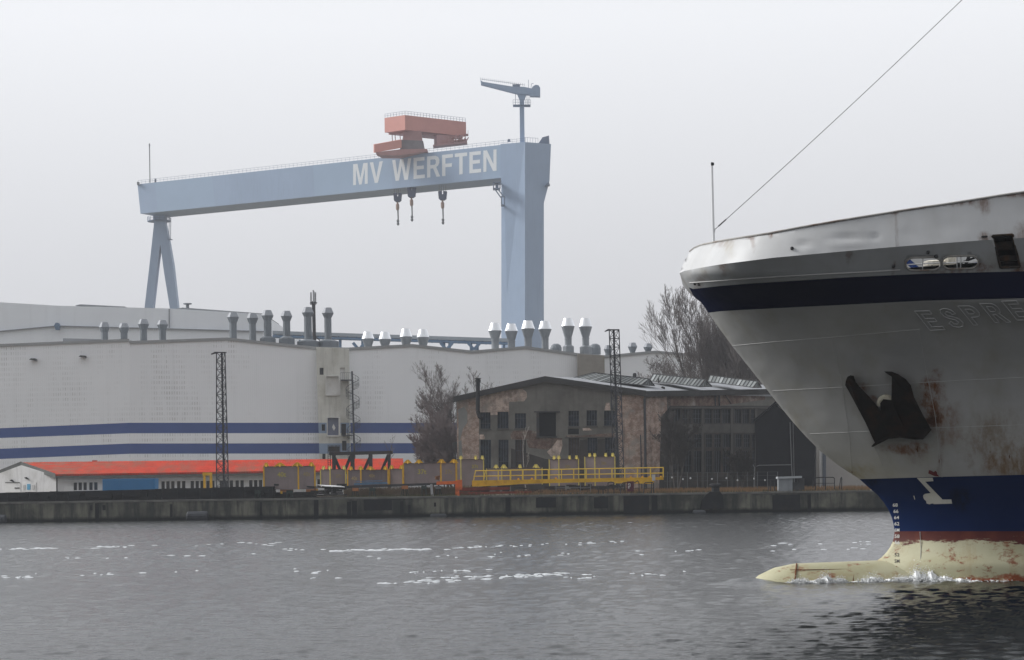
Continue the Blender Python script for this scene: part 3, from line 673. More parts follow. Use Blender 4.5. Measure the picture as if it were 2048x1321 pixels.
E0 = at(111, 952.5, 267.4); E1 = at(808, 942.5, 278.4); R0 = at(42, 928.5, 273); R1 = at(806, 920.5, 284); BL = at(-46, 963.5, 276); BR = R1+R1-E1; BR.z = E1.z
o = MB(); up = Vector((0, 0, .22))
o.hexa([E0, E1, R1, R0, E0+up, E1+up, R1+up, R0+up]); o.hexa([BL, BR, R1, R0, BL+up, BR+up, R1+up, R0+up])
ro = o.build('roof', mat_redroof(), sh)
o = MB(); fo = Vector((0, -.12, 0))
for a_, c_ in ((E0, R0), (R0, BL)):
    o.solid([a_+fo+Vector((0,0,-.28)), a_+fo+Vector((0,0,.30)), c_+fo+Vector((0,0,.30)), c_+fo+Vector((0,0,-.28))], Vector((0, .1, 0)))
o.solid([E0+fo+Vector((0,0,-.25)), E1+fo+Vector((0,0,-.25)), E1+fo+Vector((0,0,-.02)), E0+fo+Vector((0,0,-.02))], Vector((0, .1, 0)))
o.build('fascia', M('fascia_grey', (.14,.145,.14), .9, .3, .8), sh)
MB().prism(rect(184.5,192.5,921,931), 277, .8).build('chimney', M('chimney_red', (.42,.10,.075), .8, .2, 2), ro)
o = MB()
for k_, yy in ((0, 956.5), (1, 961.5), (2, 964.5)):
    o.prism([(125,yy),(806,yy-9.3),(806,yy-8.3),(125,yy+1)], lambda a, c: gL(a, c)-.25-.05*k_, .15)
o.build('cable_tray', M('shed_pipe', (.62,.62,.62), .6, .1, 1), sh)
for x0, x1, y0, y1, m_, nm in ((10, 41, 966, 985, M('shed_door_white', (.72,.72,.72), .6, .08, 1), 'door'), (44, 72, 965, 984, M('shed_door_white'), 'notice_board'), (54, 60.5, 968.5, 980, M('poster_blue', (.10,.33,.52), .5, .1, 2), 'poster'), (128, 147, 973, 983, M('shed_door_white'), 'door'), (10, 39, 964.6, 966, M('fascia_grey'), 'door_track'), (29, 39, 975.5, 977.5, dark_steel, 'door_grille'),
                               (46, 50, 970, 980, M('notice_grey', (.5,.5,.5), .7, .2, 3), 'notice'), (64, 69, 970, 980, M('notice_grey'), 'notice')):
    g_ = gE if x0 < 113 else gL
    ex_ = .12 if nm in ('poster', 'door_track', 'door_grille', 'notice') else .06
    MB().prism(rect(x0, x1, y0, y1), lambda a, c: g_(a, c)-ex_, ex_-.004).build(nm, m_, sh)
for px, py in ((52, 956), (23, 961)): MB().prism([(px-4,py),(px,py-1.5),(px+5,py+3),(px+1,py+3)], gE(px, py)-.5, .5).build('wall_lamp', dark_steel, sh)
MB().tube(at(113.5, 955, 267.2), at(114, 990, 267.2), .1, 6).build('downpipe', dark_steel, sh)
# ---- blue container, yellow frame
o = MB(); D = 262
o.prism([(205,958.5),(310,957),(310,988),(205,989)], D, 2.6)
for i in range(36):
    x = 206.5+i*2.87; o.prism(rect(x, x+1.2, 960.5-(x-205)*.0137, 986-(x-205)*.0137), D-.035, .034)
o = o.build('shipping_container', M('container_blue', (.035,.19,.42), .55, .1, .8), None)
tag(o, 'bright blue steel container standing in front of the white workshop', 'container')
yf = thing('lifting_frame', 'small yellow portal frame standing before the red roofed workshop', 'frame', at(415, 985, 258)); D = 258
for x in (406, 419): MB().prism([(x,947),(x+4.5,947),(x+5.5,987),(x+1,987)], D, .3).build('post', yellow, yf)
MB().prism(rect(405,423.5,945.5,951.5), D-.05, .4).build('crossbeam', yellow, yf)
# ================================================================== LATTICE MASTS
def lattice(pts, D, seg, name_label, arm):
    (xa, xb, yt), (xc, xd, yb) = pts
    mst = thing('lattice_mast', name_label, 'mast', at((xc+xd)/2, yb, D), 'dark steel lattice masts on the quay')
    o = MB(); t0, t1 = at(xa, yt, D), at(xb, yt, D); b0_, b1 = at(xc, yb, D), at(xd, yb, D); wt, wb = t1.x-t0.x, b1.x-b0_.x
    dt, db = Vector((.5*wt, wt, 0)), Vector((.5*wb*.6, wb, 0))
    tops = [t0, t1, t1+Vector((-wt*.45, wt, 0)), t0+Vector((-wt*.1+wt*.55, wt, 0))]; bots = [b0_, b1, b1+Vector((-wb*.45, wb, 0)), b0_+Vector((wb*.45, wb, 0))]
    for a_, c_ in zip(tops, bots): o.bar(c_, a_, .11)
    for i in range(seg):
        f0, f1 = i/seg, (i+1)/seg
        for j in range(4):
            k_ = (j+1) % 4; p0, p1 = bots[j].lerp(tops[j], f0), bots[k_].lerp(tops[k_], f0); q0, q1 = bots[j].lerp(tops[j], f1), bots[k_].lerp(tops[k_], f1)
            o.bar(q0, q1, .055)
            if j in (0, 2): o.bar(p0, q1, .055); o.bar(p1, q0, .055)
            elif i % 2: o.bar(p0, q1, .05)
            else: o.bar(p1, q0, .05)
    o.build('lattice', M('mast_steel', (.055,.058,.068), .7, .3, 2), mst)
    o = MB(); m_ = (xa+xb)/2; o.prism(rect(xa-1, xb+1, yt-1.2, yt), D-.2, wt*1.2); o.build('head_platform', M('mast_steel'), mst)
    o = MB(); o.prism([(xa-arm,yt+2.5),(xa-arm*.3,yt-1.5),(xa+2,yt-1.5),(xa+2,yt+.5),(xa-arm*.3,yt+2),(xa-arm,yt+4)], D-.1, .5); o.build('lamp_arm', M('mast_steel'), mst)
lattice(((433,450,705.5), (433,457.5,990)), 250, 17, 'tall thin lattice mast with a lamp arm before the blue striped hall', 11)
lattice(((1218.5,1238,660), (1228,1249,985)), 246, 19, 'lattice mast standing in front of the brick building, taller of the two', 9)
# ================================================================== BRICK BUILDING
bb = thing('brick_building', 'derelict gabled brick workshop with peeling plaster and broken windows', 'building', at(1100, 985, 262))
gF = plane((912, 800, 263), (1290, 786, 258)); gS = plane((1290, 786, 258), (1600, 781, 280))
up_w = [(961,981,825,858), (995,1017,824,857), (1030,1052,827,857), (1137,1158,822,853), (1173,1194,821,852), (1208,1231,822,852)]
lo_w = [(961,982,880,945), (997,1017,880,945), (1031,1050,880,945), (1137,1159,876,945), (1175,1195,876,945), (1210,1231,876,945)]
odd = [(1136,1158,858,869)]
holes = [rect(*w) for w in up_w+lo_w+odd]+[rect(1075,1112,825,873)]
pat = [([(914,801),(932,797),(950,793),(958,830),(958,975),(917,975),(914,900)], 1),
       ([(915,820),(928,814),(935,825),(935,845),(926,858),(921,878),(917,884),(917,830)], 3),
       ([(917,884),(923,880),(926,930),(924,975),(917,975)], 3),
       ([(958.5,793),(1010,781),(1045,778),(1053,785),(1054,795),(1048,803),(1018,804.5),(1018,830),(960,831)], 4),
       ([(1021,868),(1027,862),(1060,861),(1074,864),(1074,876),(1048,880),(1022,879)], 2),
       ([(1053,882),(1060,877),(1125,877),(1122,885),(1095,900),(1058,896)], 2),
       ([(1124,880),(1125,892),(1119,912),(1112,917),(1102,914),(1094,904),(1104,895),(1115,880)], 4),
       ([(959,870),(967,869),(970,876),(968,879),(959,879)], 4),
       ([(1212,806),(1219,806),(1221,821),(1209,821)], 4), ([(1165,857),(1178,856),(1184,861),(1166,862)], 4),
       ([(1132,871),(1160,872),(1232,866),(1232,874.5),(1133,874.5)], 2), ([(1022,897),(1090,918),(1130,925),(1130,985),(1022,985)], 5),
       ([(1030,880.5),(1052,880.5),(1053,945),(1030,945)], 5), ([(1160,880),(1232,877),(1240,985),(1140,985)], 5),
       ([(1236,792),(1288,788),(1288,985),(1250,985),(1240,930),(1234,850)], 1)]
o = MB(); wall(o, [(912,799),(1090,759),(1290,788),(1293,985),(917,988)], gF, holes=holes, patches=pat, reveal=.4, thick=.4)
# side
cols = [(1344,1361),(1364.5,1382),(1386,1402),(1409.5,1423),(1426.5,1440.5),(1444.5,1460),(1469,1482),(1485,1498),(1502,1509)]
sh_ = []
for i, (a_, c_) in enumerate(cols):
    sh_.append(rect(a_, c_, 819, 847))
    sh_.append(rect(a_+2, c_+1, 869, 895)); sh_.append(rect(a_+2, c_+1, 902, 945))
spat = [([(1290.5,789),(1335,787),(1335,985),(1290.5,985)], 1), ([(1335.5,787),(1530,784),(1530,800),(1440,812),(1336,812)], 2), ([(1322,835),(1341,812),(1540,812),(1545,985),(1318,985)], 5)]
wall(o, [(1290,788),(1590,782),(1590,985),(1293,985)], gS, holes=sh_, patches=spat, reveal=.4, thick=.4)
bw_o = o.build('wall', [plaster, brick, brick_dark, plaster_lt, brick_pale, plaster_dk], bb, recalc=False)
def window(r_, g_, nb, pane_m, par):
    x0, x1, y0, y1 = r_; fr = MB()
    for i in range(nb+1):
        x = x0+(x1-x0)*i/nb; fr.prism(rect(x-.45, x+.45, y0, y1), lambda a, c: g_(a, c)+.28, .06)
    for i in range(4):
        if rng.random() < .55 or i in (0, 3):
            yy = y0+(y1-y0)*i/3; fr.prism(rect(x0, x1, yy-.4, yy+.4), lambda a, c: g_(a, c)+.27, .06)
    w_ = fr.build('window', M('window_bars', (.085,.095,.11), .8, .5, 4), par)
    MB().prism(rect(x0, x1, y0, y1), lambda a, c: g_(a, c)+.36, .03).build('pane', pane_m, w_)
broken = M('broken_glass', (.03,.042,.062), .25, 1.0, 1.6, dirt=(.008,.009,.01), dirt_amt=1.0)
boarded = M('boarded', (.075,.06,.055), .9, .3, 2)
for w in up_w: window(w, gF, 4, broken, bb)
for i, w in enumerate(lo_w): window(w, gF, 4, boarded if i in (2, 3) else broken, bb)
for w in sh_: window((w[0][0], w[1][0], w[0][1], w[2][1]), gS, 3, window_dark, bb)
MB().prism(rect(1075,1112,825,873), lambda a, c: gF(a, c)+1.2, .1).build('loading_opening', M('opening_black', (.008,.009,.011), .9, .2, 2), bb)
o = MB(); o.prism(rect(1068,1120,823,825.2), lambda a, c: gF(a, c)-.12, .11); o.prism([(1073,825),(1078,825),(1079,876),(1073,876)], lambda a, c: gF(a, c)-.06, .05); o.prism(rect(1072,1114,873,875.5), lambda a, c: gF(a, c)-.25, .24); o.build('door_frame', dark_steel, bb)
MB().prism(rect(1136,1158,858,869), lambda a, c: gF(a, c)+.35, .1).build('vent_opening', window_dark, bb)
o = MB()
for w in up_w: o.prism(rect(w[0]-1.5, w[1]+1.5, w[3], w[3]+3), lambda a, c: gF(a, c)-.12, .11)
o.prism([(1130,874.6),(1234,874),(1234,876),(1130,876.6)], lambda a, c: gF(a, c)-.12, .11); o.build('sill', M('sill_grey', (.09,.088,.082), .9, .3, 1), bb)
o = MB()   # pilasters and bands of the side
for x in (1340.5, 1405, 1463.5, 1512): o.prism(rect(x-2, x+2.5, 814, 985), lambda a, c: gS(a, c)-.18, .17)
o.prism(rect(1338,1545,814,817.5), lambda a, c: gS(a, c)-.3, .29); o.prism(rect(1343,1512,849,866), lambda a, c: gS(a, c)-.05, .045); o.build('pilaster', M('pilaster_grey', (.085,.082,.075), .9, .4, .8), bb)
o = MB()
for x, y0 in ((1430, 785), (1438, 785)): o.path([at(x, y0, gS(x, y0)-.2), at(x+1, y0+27, gS(x, y0)-.2)], .09, 5)
o.tube(at(1450,790,gS(1450,790)-.15), at(1462,808,gS(1462,808)-.15), .06, 4)
o.tube(at(1289, 797, 257.6), at(1292, 985, 257.6), .14, 6); o.tube(at(1281, 870, 257.8), at(1284, 985, 257.8), .07, 5); o.build('downpipe', M('pipe_dark', (.05,.053,.06), .7, .3, 2), bb)
o = MB()
for x in (1335, 1340): o.tube(at(x, 785, gS(x, 800)-.3), at(x, 835, gS(x, 800)-.3), .035, 4)
for i in range(12): o.tube(at(1335, 786+i*4, gS(1337, 800)-.3), at(1340, 786+i*4, gS(1337, 800)-.3), .025, 4)
o.build('ladder', dark_steel, bb)
# roof
RF0, RFr, RF1 = at(907,797.5,262.4), at(1090,756.5,260.2), at(1292,785.5,257.4)
RS1 = at(1600, 780, 279.5); back = Vector((RS1.x-RF1.x, RS1.y-RF1.y, 0)).normalized()*62
o = MB(); up = Vector((0, 0, .18))
ridge_b = RFr+Vector((back.x*.15, 46, 0)); 
o.hexa([RF0, RFr, RFr+Vector((8,48,0)), RF0+Vector((8,48,0)), RF0+up, RFr+up, RFr+Vector((8,48,0))+up, RF0+Vector((8,48,0))+up])
rb0 = RF1+back; rb1 = RFr+back
o.hexa([RFr, RF1, rb0, rb1, RFr+up, RF1+up, rb0+up, rb1+up], 1)
rfo = o.build('roof', [felt, pale_roof], bb)
o = MB()
for a_, c_ in ((RF0, RFr), (RFr, RF1)): o.solid([a_+Vector((0,-.15,-.45)), c_+Vector((0,-.15,-.45)), c_+Vector((0,-.15,.22)), a_+Vector((0,-.15,.22))], Vector((0, .12, 0)))
n_ = Vector((0,-.12,0)); o.solid([RF1+n_+Vector((0,0,-.5)), RS1+n_+Vector((0,0,-.5)), RS1+n_+Vector((0,0,.16)), RF1+n_+Vector((0,0,.16))], Vector((0, .1, 0)))
for x, yv in ((1029, 770), (1044, 767)): o.prism(rect(x-2, x+2, yv-3, yv+4), 262, .5)
o.build('eaves', M('eaves_dark', (.05,.05,.05), .9, .3, 1), bb)
gl = [M('skylight_a', (.20,.215,.21), .35, .2, 1.5), M('skylight_b', (.12,.13,.13), .35, .2, 1.5), M('skylight_c', (.30,.32,.32), .3, .15, 1.5), dark_steel]
def skylight(l0, l1, r0, r1, e1, D0, D1, n):
    o = MB(); A0, A1 = at(*l0, D0), at(*l1, D1); B0, B1 = at(*r0, D0+1.6), at(*r1, D1+1.6)
    for i in range(n):
        a0, a1, b0_, b1 = A0.lerp(A1, i/n), A0.lerp(A1, (i+1)/n), B0.lerp(B1, i/n), B0.lerp(B1, (i+1)/n)
        o.solid([a0, a1, b1, b0_], Vector((0, .06, -.03)), int(rng.choice([0, 0, 1, 1, 0, 2])))
    for i in range(n+1): o.bar(A0.lerp(A1, i/n)+Vector((0,-.04,.03)), B0.lerp(B1, i/n)+Vector((0,-.04,.03)), .05, mi=3)
    o.bar(A0+Vector((0,-.05,0)), A1+Vector((0,-.05,0)), .09, mi=3); o.bar(B0, B1, .12, mi=3)
    C1 = at(*e1, D1+3.2); C0 = C1+(A0-A1)
    o.quad(B0, B1, C1, C0, 1)
    o.solid([A1, C1, B1], Vector((.02, .05, 0)), 1)
    for f_ in (.3, .5, .7): o.bar(A1.lerp(C1, f_)+Vector((0,-.06,0)), B1+(A1.lerp(C1, f_)-B1)*.08+Vector((0,-.06,0)), .07, mi=2)
    for p_, q_ in ((A1, B1), (B1, C1), (A1, C1)): o.bar(p_+Vector((0,-.05,0)), q_+Vector((0,-.05,0)), .1, mi=3)
    o.build('skylight', gl, rfo)
skylight((1136,759), (1283,770.5), (1187,746), (1298,758), (1309,772), 264, 261, 16)
skylight((1299,762), (1398,774), (1307,748.5), (1410,759.5), (1424,773.5), 270, 264.5, 15)
skylight((1415,763.5), (1506,775.5), (1420,751), (1515,763.5), (1523,775.5), 277, 270.5, 13)
o = MB(); o.prism(rect(1266,1273,748,757), 268, .5); o.prism(rect(1267,1272,746.5,748), 268, .5); o.prism(rect(1316,1318.5,757,766), 264, .3); o.prism([(1322,776),(1324,773),(1330,775),(1330,779)], 259, .4); o.build('roof_vent', dark_steel, rfo)
# flue
o = MB(); o.path([at(956,757,261), at(955.5,822,261), at(959,834,261), at(962,836,262)], .24, 8); o.lathe(at(956,762,261), [(.34,-.15), (.34,.15)], 8); o.prism(rect(950,962,756.5,757.8), 261-.3, .6); o.tube(at(958,764,261), at(985,779,262), .02, 4); o.build('flue', black_steel, bb)
MB().prism([(904,886),(914,884),(914,888),(912,912),(916,985),(910,985),(909,905),(904,889)], 262, .4).build('downpipe', dark_steel, bb)
# black plank shed and pale building
bs = thing('black_shed', 'black boarded gable shed standing right of the brick building', 'shed', at(1570, 985, 250))
bk_m = M('black_boards', (.010,.011,.015), .8, .4, .8)
o = MB(); wall(o, [(1510,842),(1551,809),(1630,873),(1629,985),(1513,985)], 250, thick=.3)
for a_, c_ in (((1510,842),(1513,985)), ((1630,873),(1629,985))):
    p0, p1 = at(*a_, 250.1), at(*c_, 250.1); sv = Vector((1.5, 10, 0)); o.quad(p0, p1, p1+sv, p0+sv)
for i in range(22): o.prism(rect(1512, 1629, 850+i*6.0, 850.8+i*6.0), 249.96, .038) if 850+i*6 > 876 else o.prism(rect(1512, 1551+(850+i*6-809)*1.1, 850+i*6, 850.8+i*6), 249.96, .038)
o.build('wall', bk_m, bs, recalc=False)
o = MB(); r0_, r1_, r2_ = at(1507,844,249.6), at(1551,806.5,249.6), at(1634,875,249.6); up = Vector((0,0,.2)); bkv = Vector((1.6,10.8,0))
for a_, c_ in ((r0_, r1_), (r1_, r2_)): o.hexa([a_, c_, c_+up, a_+up, a_+bkv, c_+bkv, c_+up+bkv, a_+up+bkv])
o.build('roof', M('shed_roof_black', (.018,.019,.023), .8, .2, 1), bs)
o = MB(); o.path([at(1580,845,249.7), at(1583,930,249.7), at(1586,985,249.7)], .05, 5); o.path([at(1586,845,249.7), at(1589,985,249.7)], .04, 5); o.path([at(1513,933,249.7), at(1518,931,249.7), at(1583,930,249.7)], .04, 5); o.path([at(1508,985,249.5), at(1509,935,249.5), at(1506,930,249.5)], .05, 5); o.build('conduit', grey_steel, bs)
pbld = thing('pale_building', 'pale rendered building half hidden behind the ship bow', 'building', at(1680, 985, 262))
o = MB(); wall(o, [(1632,860),(1800,860),(1800,985),(1632,985)], 262, thick=12); o.build('wall', M('pale_render', (.44,.42,.40), .9, .12, .4), pbld, recalc=False)
o = MB(); o.prism(rect(1640,1645,860,985), 261.6, .38); o.build('pilaster', M('pilaster_white', (.62,.62,.62), .8, .1, .8), pbld)
MB().prism(rect(1645.5,1652,860,985), 261.5, .48).build('downpipe', M('pipe_blue_grey', (.16,.18,.22), .7, .2, .8), pbld)
# ================================================================== QUAYSIDE OBJECTS
def weight(xl, xf, xr, yt, yb, D, label, lugs, t1=None, t2=None, k1=.45, k2=.5, bodym=None, lugm=None, tall=False):
    """brown test weight with yellow corner edges; xf is the near vertical edge"""
    wl, wr_ = (xf-xl)*D/F, (xr-xf)*D/F
    dl, dr = D+wl*k1, D+wr_*k2
    yo = lambda x: -(x-xf)*.0137
    th = thing('test_weight', label, 'test weight', at(xf, yb, D), 'brown yellow-edged test weights on the quay')
    P = {}
    zb, zt = at(xf, yb, D).z, at(xf, yt, D).z
    def c_(x, d, z): p = at(x, yt, d); p.z = z; return p
    a0, f0, r0 = c_(xl, dl, zb), c_(xf, D, zb), c_(xr, dr, zb); b0_ = a0+r0-f0; up = Vector((0, 0, zt-zb))
    o = MB(); o.hexa([a0, f0, r0, b0_, a0+up, f0+up, r0+up, b0_+up]); o.build('body', bodym or weight_brown, th)
    e = MB(); w = .075 if lugm is None else .055
    for p in (a0, f0, r0, b0_): MB().box(p.x-w, p.x+w, p.y-.06, p.y+.10, zb-.02, zt+.06).build('edge_strip', lugm or yellow, th)
    e2 = MB()
    for s_, q_ in ((a0, f0), (f0, r0)):
        e2.bar(s_+up+Vector((0,-.05,.03)), q_+up+Vector((0,-.05,.03)), .06)
    e2.build('top_edge', M('edge_brown', (.10,.08,.075), .8, .3, 2), th)
    tops = {'l': a0, 'f': f0, 'r': r0, 'b': b0_}
    for u, v, wd in lugs:      # u along left-front edge, v along front-right edge, half width
        p = f0+(a0-f0)*u+(r0-f0)*v+up; m = MB()
        m.solid([p+Vector((-wd,-.05,0)), p+Vector((wd,-.05,0)), p+Vector((.12,-.05,.42)), p+Vector((-.12,-.05,.42))], Vector((0, .12, 0)))
        m.solid([p+Vector((-.05,-.3,0)), p+Vector((.05,-.3,0)), p+Vector((.05,.0,.36)), p+Vector((-.05,.0,.36))], Vector((0, .3, 0)))
        m.build('lifting_lug', lugm or yellow, th)
    for tx, s_, q_ in ((t1, a0, f0), (t2, f0, r0)):
        if not tx: continue
        vs, fs = text2d(tx[0], offset=.02); m = MB(); d = (q_-s_); L = Vector((d.x, d.y, 0)).length; n = Vector((d.y, -d.x, 0)).normalized()
        if n.y > 0: n = -n
        cu, cv, hh = tx[1], tx[2], tx[3]; ww = hh*.62*len(tx[0])/L
        m.add([s_+d*(cu+(x-.5)*ww)+Vector((0,0,(zt-zb)*cv+(y-.5)*hh))+n*.012 for x, y, z in vs], fs)
        m.build('weight_marking', M('marking_yellow', (.42,.36,.08), .7, .3, 6) if tx[4] else M('marking_faded', (.30,.24,.12), .8, .3, 6), th, recalc=False)
L4 = ((.95,.1,.28), (.5,.1,.55), (0,.1,.3), (.05,.75,.3))
weight(527.5, 596.5, 629.5, 933.5, 979, 229, 'big 40t test weight nearest the left, on low blocks at the quay edge', ((.95,.05,.3),(.55,.05,.7),(.05,.05,.6),(0,.8,.35)), ('40t', .52, .66, .5, 1), ('40t', .5, .66, .45, 0), .25, .6)
weight(641, 660, 691, 940, 972, 243, 'narrow faded test weight directly right of the big 40t one', ((.85,.1,.22),(.1,.05,.22),(0,.9,.22)), None, ('37t', .55, .6, .35, 0), lugm=pale_yellow)
weight(695, 721.5, 776, 941, 973, 241, 'wide faded test weight in the middle of the dark steel trestle', ((.85,.05,.3),(.1,.05,.35),(0,.35,.55),(0,.9,.3)), ('40t', .5, .5, .4, 0), ('40t', .4, .65, .4, 0), bodym=M('weight_faded', (.165,.135,.14), .85, .25, .8, streak=.4))
weight(779, 805.5, 812, 938.5, 972, 243, 'partly hidden test weight just left of the 37t block', ((.85,.05,.3),(.1,.05,.3)), None, None)
weight(806.5, 881.5, 912, 927, 970, 231, 'large dark 37t test weight in front of the bare birches', ((.9,.05,.5),(.6,.05,.5),(.0,.05,.5),(0,.85,.5)), ('37t', .5, .62, .5, 1), ('37t', .5, .6, .45, 0), .25, .6)
weight(913, 921.5, 967, 920, 973, 239, 'tall 37t test weight behind the orange frame', ((.5,.1,.25),(0,.65,.2),(0,.95,.22)), None, ('37t', .62, .74, .38, 1), .5, .3, lugm=pale_yellow)
weight(973, 1003.5, 1084, 937.5, 970, 240, 'long low test weight behind the left part of the yellow walkway', ((.5,.05,.35),(0,.05,.42),(0,.45,.25),(0,.85,.42)), None, None, .5, .3, lugm=pale_yellow)
weight(1098.5, 1117.5, 1157, 919.5, 972, 240, 'upright test weight behind the yellow walkway, left of the last one', ((.7,.1,.2),(.1,.05,.22),(0,.55,.18),(0,.9,.2)), ('38t', .5, .25, .3, 0), ('38t', .45, .73, .34, 0), .5, .35, lugm=pale_yellow)
weight(1169.5, 1189.5, 1229.5, 914.5, 972, 240, 'rightmost upright test weight behind the yellow walkway', ((.7,.1,.2),(.1,.05,.22),(0,.55,.18),(0,.9,.2)), None, ('38t', .45, .78, .34, 0), .5, .35, lugm=pale_yellow)
# dark steel trestle on top of them
tr = thing('steel_trestle', 'black riveted steel trestle with slanting struts above the faded weights', 'trestle', at(720, 985, 252)); D = 252
MB().prism([(658,904.5),(784,902),(784,908),(658,911)], D, 2.2).build('top_beam', dark_steel, tr)
for x0, x1 in ((664,671), (700.5,708.5), (737,744.5), (775,781)): MB().prism([(x0,909),(x1,909),(x1+1,985),(x0+1,985)], D+.05, .5).build('post', dark_steel, tr)
for a_, c_ in (((667,911),(682,945)), ((702,911),(688,945)), ((742,910),(726,945)), ((777,909),(762,945))): MB().prism([(a_[0]-3,a_[1]),(a_[0]+3,a_[1]),(c_[0]+3,c_[1]),(c_[0]-3,c_[1])], D+.6, .4).build('strut', dark_steel, tr)
o = MB()
for x in (656, 661): o.tube(at(x, 895, D-.3), at(x, 985, D-.3), .05, 4)
for i in range(22): o.tube(at(656, 897+i*4, D-.3), at(661, 897+i*4, D-.3), .03, 4)
for x in range(656, 682, 8): o.tube(at(x, 905, D-.2), at(x, 891, D-.2), .04, 4)
o.tube(at(656, 891, D-.2), at(680, 891, D-.2), .04, 4); o.prism(rect(657,679,893,904), D+.2, .05); o.build('ladder', dark_steel, tr)
# long stack of black steel along the left quay
stk = thing('steel_stack', 'long low black stack of steel plates lying along the left quay edge', 'steel stack', at(260, 1005, 227))
o = MB(); x = -80.0; D = 227.5
top_ = pl([(-80,988.5),(0,986.5),(120,984),(205,982.5),(280,982),(300,978.5),(470,975.5),(500,973.5),(530,974)])
while x < 545:
    w = rng.uniform(9, 34); x1 = min(x+w, 546); j = rng.uniform(-.7, .7)
    nl = 6; yb = 1010-(x+80)*.0137
    for l in range(nl):
        y0 = top_(x)+j+(yb-top_(x))*l/nl; y1 = top_(x)+j+(yb-top_(x))*(l+.86)/nl; dd = rng.uniform(0, .55)
        o.prism([(x+rng.uniform(0,.5), y0), (x1, y0-(x1-x)*.0137), (x1-rng.uniform(0,.5), y1-(x1-x)*.0137), (x, y1)], D+dd, 3.0)
    x = x1
for i in range(9):
    px = rng.uniform(10, 500); o.prism(rect(px, px+rng.uniform(8, 40), top_(px)-rng.uniform(.4, 1.6), top_(px)+1), D+.5, .6)
o.build('plates', black_steel, stk)
o = MB(); o.prism([(-80,988),(546,973.5),(546,1001),(-80,1010.5)], D+.7, 2.0); o.build('backing', M('stack_core', (.012,.013,.015), .9, .2, 1), stk)
pk = thing('plank_pile', 'dark pile of planks and bearers below the pale metal sheet', 'timber pile', at(660, 1000, 228)); o = MB()
for i in range(46):
    r_ = i//6; px = 548+rng.uniform(0, 20)+(i % 6)*22; ln = rng.uniform(18, 34)
    if px+ln > 692: ln = 692-px
    if px > 640 or r_ < 4: yy = 998-(px-548)*.0137-r_*(4.1 if px > 620 else 3.2); o.prism([(px,yy-3.4),(px+ln,yy-3.4-rng.uniform(-.4,1)),(px+ln,yy),(px,yy)], 228+rng.uniform(0, 1.2), .8)
o.build('plank', M('tarred_timber', (.03,.028,.027), .9, .5, 3), pk)['kind'] = 'stuff'
ms = MB(); ms.hexa([at(632,969.5,229), at(652,972.5,227.6), at(690,974.3,227.6), at(682,971.8,230), at(632,970.2,229), at(652,973.6,227.6), at(690,975.2,227.6), at(682,972.6,230)])
tag(ms.build('metal_sheet', M('sheet_white', (.66,.66,.67), .5, .1, 2)), 'pale metal sheet lying flat on the dark plank pile', 'sheet')
bm_ = MB(); bm_.prism([(655,976),(700,971.5),(908,965),(908,969.5),(700,977),(655,979)], 229.2, .6); bm_.prism([(548,968),(655,975),(655,977),(548,971.5)], 229.5, .6)
tag(bm_.build('steel_beam', dark_steel), 'long dark steel beam resting on the row of trestles', 'beam')
bt = MB(); bt.prism([(712,962.5),(764,961),(764,962.5),(712,964)], 231, .6); bt.prism([(708,967),(730,965),(772,964.5),(776,968),(708,971)], 230.5, .8)
tag(bt.build('pipe_bundle', M('blue_pipe', (.10,.19,.30), .6, .4, 2)), 'small bundle of blue pipes lying before the faded test weights', 'pipes')
def trestle(px, y0, y1, hw_, m1, m2, label, D=228.4):
    th = thing('work_trestle', label, 'trestle', at(px, y1, D), 'small work trestles along the quay edge')
    MB().prism(rect(px-hw_*.8, px+hw_*.8, y0, y0+(y1-y0)*.3), D, .5).build('top', m1, th)
    for s_, dy in ((-1, -.1), (1, -.1), (-.45, .5), (.45, .5)):
        MB().bar(at(px+s_*hw_*.5, y0+3, D+.2+dy*.3), at(px+s_*hw_, y1, D+.2+dy), .08).build('leg', m2, th)
dkg = M('trestle_green', (.03,.045,.04), .7, .4, 2); org_d = M('trestle_orange', (.36,.15,.06), .8, .4, 2)
trestle(710.5, 976.5, 997, 7.5, org_d, dkg, 'orange topped work trestle, leftmost under the long beam')
trestle(744.5, 976.5, 996.5, 7.5, dkg, dkg, 'black work trestle right of the orange topped one')
trestle(809.5, 972, 994.5, 8, org_d, dkg, 'work trestle with rusty top below the 37t weight')
trestle(848, 972, 993.5, 6.5, dkg, dkg, 'black work trestle left of the grey post')
trestle(876.5, 972, 993, 7, grey_steel, dkg, 'work trestle with pale top left of the orange frame')
trestle(515, 981, 1002.5, 7, dkg, dkg, 'green work trestle at the right end of the black stack', 227)
trestle(579, 981, 1001.5, 8, dkg, dkg, 'green work trestle under the big 40t weight', 227)
gp = MB(); gp.prism([(860,969),(864.5,968),(867,993),(862,993)], 228, .35); tag(gp.build('grey_post', M('post_grey', (.33,.34,.36), .6, .2, 2)), 'short pale grey post leaning on the long beam', 'post')
sk = thing('support_block', 'orange and yellow striped steel blocks carrying the big 40t weight', 'support', at(580, 1000, 229)); o = MB()
o.prism(rect(560,584,979.5,985), 229.5, 1.5); o.prism(rect(612,630,979,984.5), 229.5, 1.5); o.prism(rect(629,635,977,988), 229.2, .5); o.build('block', org_d, sk)
MB().prism([(560,983),(564,983),(568,992),(562,990)], 229.0, .2).prism(rect(632,636,979,986), 229.0, .15).build('warning_stripe', yellow, sk)
MB().prism(rect(540,632,985,1000), 230.8, 1.2).build('base', black_steel, sk)
